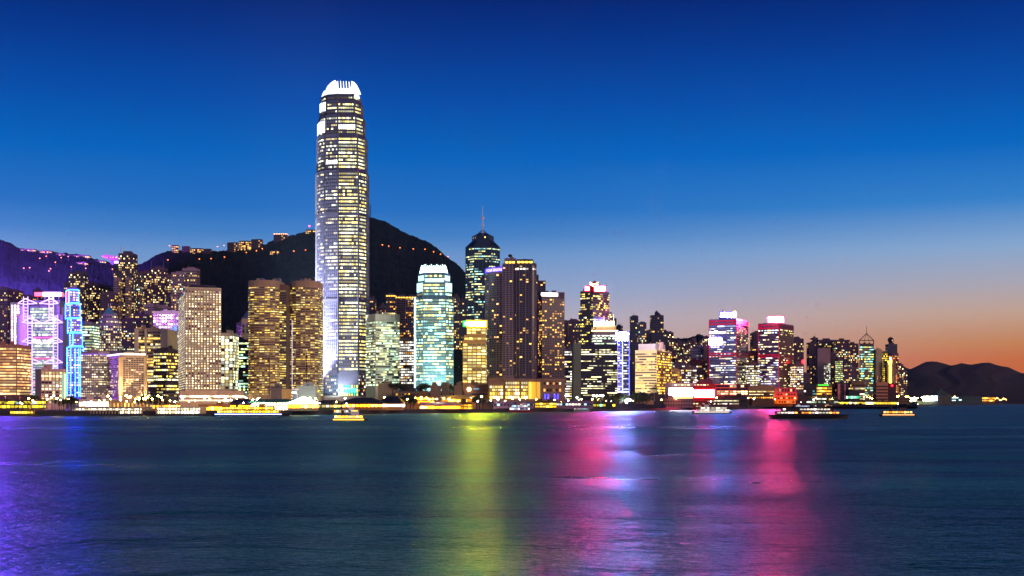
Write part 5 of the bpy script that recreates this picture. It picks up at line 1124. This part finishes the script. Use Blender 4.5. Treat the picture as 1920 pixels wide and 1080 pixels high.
low('black_roofed_pier','first black roofed pier with busy lit stalls, below the tallest skyscraper',588,640,757,1040,26,7,win(.85,2.4,(255,225,120),WHT,.45,1,.0,(50,70,40),.05),wall((70,90,60),.8),('hip',750),wall((26,34,54),.6),yb=774)
low('black_roofed_pier','longest black roofed pier with two golden floors, right below the tallest skyscraper',638,716,756,1060,30,7,GOLD(.85),wall((170,110,60),.8),('hip',745.5),wall((24,30,56),.6),yb=775,gap=.25)
low('black_roofed_pier','black domed pier end with two bright white floors',712,752,756,1075,34,6.6,WHG(.95,3),wall((170,130,80),.8),('hip',742.5),wall((24,28,50),.6),yb=775)
low('glass_lantern_hall','pale green glass hall on the terrace right of the tallest skyscraper',709,742,720,1400,24,24,win(.95,1.1,(215,225,130),(240,245,190),.4,1,.02,(120,130,80),.5),wall((150,140,110),.8),yb=737,mode='r',wf=.75)
th = low('terrace_mall','long brown terraced mall strung with small lights below the teal crowned tower',741,920,735,1380,60,7,win(.42,2.2,(255,200,70),(255,235,180),.4,1,.0,(60,46,40)),wall((112,94,76),.8),yb=752,gap=.4,wf=.5)
for (a,b_,m_,w_) in ((807,826,1,(70,200,210)),(852,867,1,(70,190,200))):
    s = low('glass_screen_box','small teal glowing glass box on the mall terrace, %s' % ('left one below the teal crowned tower' if a < 830 else 'right one below the gold lit tower'),a,b_,724,1378,14,12,win(.95,.9,w_,(110,220,220),.5,1,.0,(20,80,90),.4),wall((130,110,90),.8),yb=735,gap=.1,cat='glass pavilion')
low('grey_vent_block','plain grey green vent block between the two teal glass boxes',828,841,718,1379,14,30,win(.0,.1),wall((110,100,80),.8),wf=.05,yb=735,cat='vent building')
th = low('round_lamp_wall','brown low building with one big round lamp, under the gold lit tower',870,916,722,1376,20,16,win(.2,1.4,(255,150,40),YEL,.4,1,.0,(90,70,60)),wall((130,104,86),.8),yb=737,wf=.2,gap=.5)
b = MB(); b.ball((X(879.5,1376),1374.5,Z(730,1376)),2.2,10,8); th.part(b,'round_lamp',emi((255,215,150),8)); b = MB(); box_px(b,888,898,728.5,730,1375.2,.5); th.part(b,'blue_light_slit',emi((110,180,220),1.2)); b = MB(); box_px(b,886,915,738,741,1372,3); th.part(b,'canopy_light_row',win(.95,4,(255,230,150),WHT,.4,1,.15))
low('amber_market_hall','low hall of bright amber shop fronts behind the dark trees',752,810,744,1270,30,6,GOLD(.75,2.6),wall((120,90,50),.8),yb=760,gap=.2)
low('sand_roofed_hall','sand coloured low hall with sloping roof behind the mauve terminal',828,890,746,1290,26,7,GOLD(.3,1.6),wall((160,130,90),.8),('gable',741),wall((190,160,110),.8),yb=757)
low('mauve_roofed_terminal','wide ferry terminal with a mauve roof band and two gold floors',788,862,759.5,1140,34,6.6,GOLD(.95,3.0),wall((140,100,130),.8),('gable',754),wall((150,110,150),.7),yb=773.5,gap=.1)
low('amber_lattice_hall','amber glowing glass hall joined right of the mauve roofed terminal',862,884,757,1145,24,5,win(.85,1.8,(255,160,20),(255,200,60),.5,1,.0,(100,60,10),.2),wall((90,60,40),.8),yb=773,gap=.12)
low('violet_roofed_terminal','long violet grey terminal with a white boat ramp, left of the red hulled ship',925,1000,753.5,1240,34,8.5,win(.5,2.0,(255,200,80),(160,240,230),.5,2,.0,(60,50,80)),wall((124,96,136),.8),('gable',752.5),wall((150,118,160),.7),yb=771,gap=.3,wf=.4)
low('amber_lattice_hall','yellow lattice glass hall between two violet terminals',1005,1043,754,1270,26,5,win(.9,2.0,(255,190,20),(255,220,90),.5,1,.0,(110,80,10),.2),wall((80,60,30),.8),yb=771,gap=.12)
low('violet_roofed_terminal','right violet grey terminal with cyan white lit glass',1043,1112,753,1300,34,8,win(.7,2.6,(190,250,255),(255,245,215),.5,2,.0,(60,60,90)),wall((130,100,140),.8),('gable',751.5),wall((150,118,160),.7),yb=770,gap=.2,wf=.4)
low('busy_stall_row','row of stalls with green and yellow lights right of the violet terminal',1112,1154,756,1370,24,6,win(.7,2.6,(255,220,40),(120,255,180),.4,1,.0,(30,50,30)),wall((40,44,40),.8),yb=770,gap=.25)
low('dark_glass_pavilion','dark pavilion with one row of square white windows below the blue neon tower',1154,1210,758,1440,22,7,win(.85,2.4,(255,250,215),WHT,.5,1,.0,(30,30,60)),wall((40,38,66),.8),yb=770,gap=.4,wf=.45)
low('park_canopy','long bright canopy lit warm white at the foot of the blue neon tower',1163,1225,745,1560,10,4.5,win(.95,3.2,(255,225,170),WHT,.5,2,.0,(120,100,80),.2),wall((150,120,100),.8),yb=750,gap=.05,wf=.7)
th = low('flood_lamp_stand','small stand with a blinding white floodlight in the park before the blue neon tower',1172,1184,750,1500,5,8,win(.2,1),wall((90,90,100),.8),yb=755,cat='lighting stand'); b = MB(); b.ball((X(1178,1498),1496,Z(752,1498)),3.0,8,6); th.part(b,'floodlamp',emi((205,220,255),300))
low('green_stall_row','stalls with green white lights left of the brown pier block',1210,1248,760,1480,18,6,win(.8,2.6,(190,255,120),WHT,.45,1,.0,(30,50,30)),wall((44,40,60),.8),yb=769,gap=.25)
low('brown_pier_block','plain plum brown pier block with faint openings, left of the red lit pier',1246,1300,748,1590,26,7,win(.08,1.4,YEL,WHT,.4,1,.0,(40,30,50)),wall((120,88,104),.8),yb=768,gap=.5,wf=.4)
low('small_dark_block','small windowless dark block in front of the cream corner block',1218,1245,741,1600,22,30,win(.0,.1),wall((56,44,66),.8),wf=.03,yb=752)
low('terraced_brown_block','small terraced brown block in front of the white half of the pier sign',1243,1263,742,1600,22,6,win(.1,1.2,YEL,WHT,.4,1,.0,(50,40,50)),wall((130,100,112),.8),yb=755,gap=.4)
def redpier():
    Y = 1600; th = Thing('red_sign_pier','blazing red and white sign pier building left of the red framed towers','ferry pier',(X(1298,Y),Y+20,0))
    b = MB(); box_px(b,1253,1299.5,718,746,Y,34); th.part(b,'white_half',wall((210,160,170),.7))
    b = MB(); box_px(b,1299.5,1340,719,752,Y-1,35); th.part(b,'red_half',wall((200,18,20),.6))
    sign(th,1254,1299,728,742,Y-4,emi((255,190,195),60),'sign','white left sign panel')
    sign(th,1302,1339,731.5,744.5,Y-5,emi((255,40,90),420),'sign','red right sign panel',rim=(255,10,20))
    mb = MB(); winrow(mb,flat(1258,1330,Y-1.2,1),Z(722.5,Y),Z(721,Y),4,0,'p',.2,off=.3,face=(0,)); th.part(mb,'window_row',win(.7,2,PALE,WHT,.4,1))
    s = MB(); box_px(s,1263,1299,744.5,747,Y-4,3); th.part(s,'gold_light_strip',emi((255,215,110),3))
    s = MB(); box_px(s,1312,1336,711,718.5,Y+8,16); th.part(s,'roof_house',wall((130,50,80),.7))
    b = MB(); box_px(b,1300,1330,753,767,Y-8,30); th.part(b,'lower_hall',wall((120,30,40),.8))
    for k in range(2):
        mb = MB(); winrow(mb,flat(1274,1352,Y-9,1),Z(757.5+k*5,Y),Z(756+k*5,Y),4,k,'p',.3,off=.3,face=(0,)); th.part(mb,'window_row',win(.5,1.6,PALE,PNK,.4,2,.0,(80,40,60)))
redpier()
low('banded_pier_hall','dim banded pier hall with white light lines right of the red sign pier',1332,1386,748,1640,28,5.5,win(.75,1.9,(255,245,190),WHT,.4,5,.0,(60,30,40)),wall((84,54,64),.8),yb=764,gap=.05,wf=.3,mode='r')
low('dark_pier_hall','dark pier hall with yellow and green lit ground floor',1370,1402,744,1700,26,12,win(.3,2.0,(220,235,90),AMB,.4,1,.0,(30,30,40)),wall((44,36,50),.8),yb=766,gap=.4,wf=.35)
low('sand_terrace_block','sand coloured block with lit strips under the second red framed tower',1404,1452,724,1940,40,6,win(.8,1.9,PALE,(255,190,80),.4,4,.0,(70,50,40)),wall((150,116,92),.8),yb=745,mode='r',wf=.3,ts=1.2)
low('amber_lamp_terrace','terrace hall with a row of round amber lamps before the second red framed tower',1410,1450,741,1900,24,7,win(.95,3,(255,150,40),(255,190,90),.4,1,.1,(90,60,30)),wall((90,60,50),.8),yb=756,gap=.4,wf=.3)
def orange():
    Y = 1930; th = Thing('orange_terraces','three stepped terraces glowing red to orange right of the amber lamp terrace','ferry terminal',(X(1472,Y),Y+20,3.2))
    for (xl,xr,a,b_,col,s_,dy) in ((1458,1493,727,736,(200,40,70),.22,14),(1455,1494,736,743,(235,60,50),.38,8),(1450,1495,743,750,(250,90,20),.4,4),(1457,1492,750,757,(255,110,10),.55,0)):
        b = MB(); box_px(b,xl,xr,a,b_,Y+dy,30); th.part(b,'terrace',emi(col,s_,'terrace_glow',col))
        mb = MB(); winrow(mb,flat(xl+2,xr-2,Y+dy-.3,1),Z(b_-2,Y),Z(a+2,Y),4,a,'p',.4,off=.3,face=(0,)); th.part(mb,'window_row',win(.35,1.3,(255,225,150),WARM,.4,1,.0,(90,20,30)))
orange()
low('gold_quay_hall','quay hall of solid gold light at the foot of the orange terraces',1420,1488,757,1960,20,5,GOLD(.95,2.6),wall((160,110,40),.8),yb=764,gap=.1)
low('dark_shed','plain dark shed right of the orange terraces',1494,1512,742,1990,24,30,win(0,.1),wall((66,50,62),.8),wf=.03,yb=756)
low('mid_quay_hall','quay hall with a white lit strip and green rail, right waterfront centre',1512,1572,744,2100,30,6,win(.6,2.0,(220,255,225),WHT,.4,5,.0,(30,50,50)),wall((60,66,62),.8),yb=762,mode='r',wf=.4)
low('amber_arcade','amber arcade row left of the long two storey terminal',1512,1576,757,2120,18,5,win(.7,2.6,(255,170,30),(255,225,140),.4,1,.0,(90,50,10)),wall((80,50,30),.8),yb=764,gap=.3)
low('long_gold_terminal','long flat two storey terminal full of gold windows at the right waterfront',1576,1685,752.5,2350,40,5.4,win(.93,2.6,(255,215,60),(255,245,180),.4,3,.0,(90,70,20),.1),wall((70,56,36),.8),yb=764,gap=.12,wf=.7,bay=5)
low('curved_brown_hall','low brown curved hall between terminal and the floodlit yard',1684,1706,745,2700,30,5,win(.2,1.2,YEL,WHT,.4,2,.0,(60,50,40)),wall((110,84,64),.8),yb=758,wf=.3)
# ---------------------------------------------------------------- floodlit yard and silos at far right
Y = 3500; th = Thing('floodlit_yard','blinding white floodlit sports yard with light screens at the far right shore','sports yard',(X(1738,Y),Y+30,2))
b = MB(); box_px(b,1703,1759,752,758.5,Y+6,40); th.part(b,'stand',wall((90,96,80),.8))
for (xl,xr,a,b_,s_) in ((1731,1752,743,751.5,12),(1752.5,1758,742,751.5,6),(1706,1722,757,758.5,4)):
    s = MB(); box_px(s,xl,xr,a,b_,Y,2); th.part(s,'light_screen',emi((245,255,235) if s_ != 6 else (150,190,255),s_))
for px,py,r in ((1713.5,748.5,5.5),(1733,746.5,4),(1740,746,4),(1747,745.5,4),(1704,750,2),(1707,751,2)):
    s = MB(); s.ball((X(px,Y),Y-3,Z(py,Y)),r,8,6); th.part(s,'floodlamp',emi((255,250,190),40)); s = MB(); s.tube((X(px,Y),Y-2,0),(X(px,Y),Y-2,Z(py,Y)),.5,n=4); th.part(s,'lamp_pole',M_STEEL)
s = MB(); box_px(s,1714,1719,753,757.5,Y-2,2); th.part(s,'yellow_booth',emi((255,190,20),2))
Y = 3700; th = Thing('grain_silos','grey concrete silo row with a dark tower block on top at the far right','silo building',(X(1771,Y),Y+15,2)); 
for k in range(6):
    s = MB(); x = X(1762+k*4.2,Y); s.tube((x,Y+8,1),(x,Y+8,Z(740,Y)),3.3,3.3,10); th.part(s,'silo',wall((96,92,84),.8))
s = MB(); box_px(s,1757,1775,734,742,Y+4,14); box_px(s,1760.5,1768,729,734,Y+6,10); th.part(s,'top_house',wall((50,66,76),.8))
Y = 4600; th = Thing('long_shed','low grey shed with two bright strips right of the silos','shed',(X(1812,Y),Y+20,2)); s = MB(); box_px(s,1785,1842,744,759,Y,40); s.prism([(X(1800,Y),Y+2),(X(1842,Y),Y+2),(X(1842,Y),Y+38),(X(1800,Y),Y+38)],Z(744,Y)+.05,Z(740,Y),P2=[(X(1810,Y),Y+18),(X(1830,Y),Y+18),(X(1830,Y),Y+22),(X(1810,Y),Y+22)]); th.part(s,'body',wall((60,76,80),.8))
for (xl,xr,a,b_) in ((1785,1797,745,746.6),(1785,1792,750,751.5),(1798,1803,749,751)): s = MB(); box_px(s,xl,xr,a,b_,Y-1,.6); th.part(s,'light_strip',emi((190,235,235),3))
Y = 5200; th = Thing('amber_depot','distant amber lit depot on the far right shore','depot',(X(1846,Y),Y+20,2)); s = MB(); box_px(s,1828,1866,744,757,Y,40); th.part(s,'body',wall((100,70,40),.8))
for k in range(2): mb = MB(); winrow(mb,flat(1828,1866,Y-.5,1),Z(748+k*4.4,Y),Z(745.4+k*4.4,Y),7,k,'p',.35,off=.4,face=(0,)); th.part(mb,'lamp_row',win(.85,5,(255,160,40),(255,200,90),.4,1,.0,(90,50,20)))
# ---------------------------------------------------------------- boats
def boat(label,px0,px1,Y,decks,hullm,glow,name='ferry',cabm=None,strip=None,facing=1,hh=2.2,dh=2.6):
    x0,x1 = X(px0,Y),X(px1,Y); L = x1-x0; w_ = min(9,L*.22); cx = (x0+x1)/2; th = Thing(name,label,'boat',(cx,Y,0)); cabm = cabm or M_WHITE
    def plan(k,inset=0):   # pointed bow
        h = L/2-inset; b = w_/2*k; s = facing
        P = [(-s*h,-b*.8),(s*h*.55,-b),(s*h,0),(s*h*.55,b),(-s*h,b*.8)]
        if s < 0: P = P[::-1]
        return [(cx+a,Y+c) for a,c in P]
    b = MB(); b.prism(plan(.72,L*.03),-.6,hh,P2=plan(1.0)); th.part(b,'hull',hullm)
    z = hh
    for k in range(decks):
        ins = L*(.08+.07*k); x_a,x_b = cx-L/2+ins+(0 if facing > 0 else L*.06),cx+L/2-ins-(L*.06 if facing > 0 else 0); ya,yb_ = Y-w_*.36,Y+w_*.36
        b = MB(); b.box(x_a,x_b,ya,yb_,z+.01,z+dh-.2); b.box(x_a-.8,x_b+.8,ya-.7,yb_+.7,z+dh-.19,z+dh); d = th.part(b,'deck_house',cabm)
        n = max(4,round((x_b-x_a)/2)); mb = MB()
        for j in range(n): a,c = x_a+(x_b-x_a)*(j+.12)/n,x_a+(x_b-x_a)*(j+.88)/n; mb.face([(a,ya-.05,z+.75),(c,ya-.05,z+.75),(c,ya-.05,z+dh-.45),(a,ya-.05,z+dh-.45)],[(j+.1,k),(j+.9,k),(j+.9,k+.9),(j+.1,k+.9)])
        th.part(mb,'window_row',glow,d); z += dh
    b = MB(); xw = cx+facing*L*.14; b.box(xw-2,xw+2,Y-1.6,Y+1.6,z+.01,z+2.1); th.part(b,'wheelhouse',cabm)
    b = MB(); b.tube((xw-facing*4,Y,z),(xw-facing*4,Y,z+5),.14,.08,5); th.part(b,'mast',M_STEEL)
    b = MB(); b.ball((xw-facing*4,Y,z+5),.4); th.part(b,'masthead_lamp',emi((255,245,225),30))
    b = MB(); b.tube((cx-facing*L*.18,Y,z),(cx-facing*L*.2,Y,z+2.4),.9,.8,8); th.part(b,'funnel',M_DARK)
    if strip: b = MB(); b.box(x0+L*.05,x1-L*.10,Y-w_*.5-.25,Y-w_*.5-.1,hh-.75,hh-.25); th.part(b,'hull_light_strip',strip)
    return th
boat('double decked ferry lit solid yellow, before the green roofed terminal',398,545,900,2,M_DARK,win(.98,3.4,(255,190,30),(255,215,80),.5,1,.0,(120,80,10),.2),strip=emi((150,170,255),6),cabm=wall((200,150,60),.6),hh=2.0,dh=2.4)
boat('small boat with one bright yellow deck, alone on the water left of centre',622,690,700,1,wall((40,40,60),.5),win(.98,5,(255,190,20),(255,230,120),.5,1,.0,(120,80,10),.2),'small_boat',strip=emi((255,190,40),4),hh=1.0,dh=1.9)
boat('white lit ferry below the red sign pier',1297,1373,1150,2,wall((70,64,84),.5),win(.8,1.6,(255,245,220),WHT,.5,1,.0,(120,110,110)),strip=emi((255,240,220),2),facing=-1,hh=1.6,dh=2.0)
boat('large dark ferry with white and orange deck lights before the orange terraces',1443,1592,760,2,wall((16,16,24),.5),win(.55,3,(255,150,60),(255,240,225),.5,3,.0,(20,16,20)),cabm=wall((46,36,44),.6),hh=2.6,dh=2.0,strip=None)
boat('small ferry with amber deck lights, rightmost boat off the long gold terminal',1649,1719,900,1,wall((30,20,40),.5),win(.95,3,(255,160,50),(255,190,100),.5,1,.0,(60,30,20),.1),cabm=wall((70,40,60),.6),hh=1.6,dh=2.4,strip=emi((255,180,110),2.5))
boat('moored teal and white boat at the quay under the longest black roofed pier',622,680,1010,1,wall((30,110,120),.5),win(.7,2.4,WHT,(255,190,40),.5,1,.0,(40,60,70)),'moored_boat',hh=1.4)
boat('red hulled white ship moored before the violet terminal',952,1000,1225,2,wall((130,24,34),.5),win(.7,2.4,(170,230,255),WHT,.5,1,.0,(90,90,130)),'moored_ship',cabm=wall((190,175,215),.5),hh=2.2)
boat('catamaran with cyan white window lines before the right violet terminal',1062,1106,1315,2,wall((190,190,210),.5),win(.9,2.8,(150,240,255),WHT,.5,2,.0,(60,80,110)),'catamaran',facing=-1)
boat('low pale pleasure boat moored at the foot of the gold quay hall',1484,1520,1980,1,wall((90,90,120),.5),win(.8,2.4,WHT,BLU,.5,2,.0,(60,60,90)),'moored_boat',facing=-1)
boat('long dark sightseeing boat moored right of the mid quay hall',1524,1566,2050,1,wall((30,24,50),.5),win(.6,2.4,AMB,WHT,.5,2,.0,(40,30,60)),'moored_boat')
boat('yellow striped boat berthed at the far left quay',16,72,915,1,wall((90,84,40),.5),win(.95,2.0,(255,225,60),YEL,.5,1,.0,(90,80,20),.3),'moored_boat',cabm=wall((150,120,40),.6),hh=1.2)

# promenade lamps and little lit kiosks along the whole quay
rq = random.Random(21)
for k in range(118):
    px = 12+k*13.2+rq.uniform(-4,4)
    if 600 < px < 630: continue
    Yq = shoreY(px)+rq.choice((8,14,40,70,110)); zone = ('left of the porthole tower' if px < 330 else 'between the porthole tower and the tallest skyscraper' if px < 640 else 'below the teal crowned tower and the hotel group' if px < 1060 else 'before the blue neon tower' if px < 1250 else 'from the red sign pier rightwards')
    lamp(LAMP if rq.random() < .72 else LAMPW, px, Yq, 3.2, 'street lamp on the quay '+zone, 'quay lamps '+zone, rq.uniform(.8,1.35)*(Yq/1100)**.5)
# ---------------------------------------------------------------- evening haze
def haze():
    m = bpy.data.materials.new('evening_haze'); m.use_nodes = True; t = m.node_tree; t.nodes.remove(t.nodes['Principled BSDF'])
    v = N(t,'ShaderNodeVolumePrincipled'); v.inputs['Color'].default_value = (.42,.6,.92,1); v.inputs['Density'].default_value = 1.5e-5; v.inputs['Anisotropy'].default_value = .2
    t.links.new(v.outputs[0], t.nodes['Material Output'].inputs['Volume'])
    b = MB(); b.box(-9300,9300,-900,11900,-3,640); tag(b.build('haze',m),kind='stuff')
haze()
for (px,Y,z,tx,ty,tz_,w_,a_) in ((-190,2350,330,15,3350,300,4.6e8,50),(-60,1340,175,40,1600,120,1.1e6,50),(-52,1330,150,80,1500,90,3.0e6,80)):
    floodlight(px,Y,z,tx,ty,tz_,(.5,.12,1),w_,a_,1.,'violet_fill_spot')  # unseen spots added to tint the left slope and towers violet
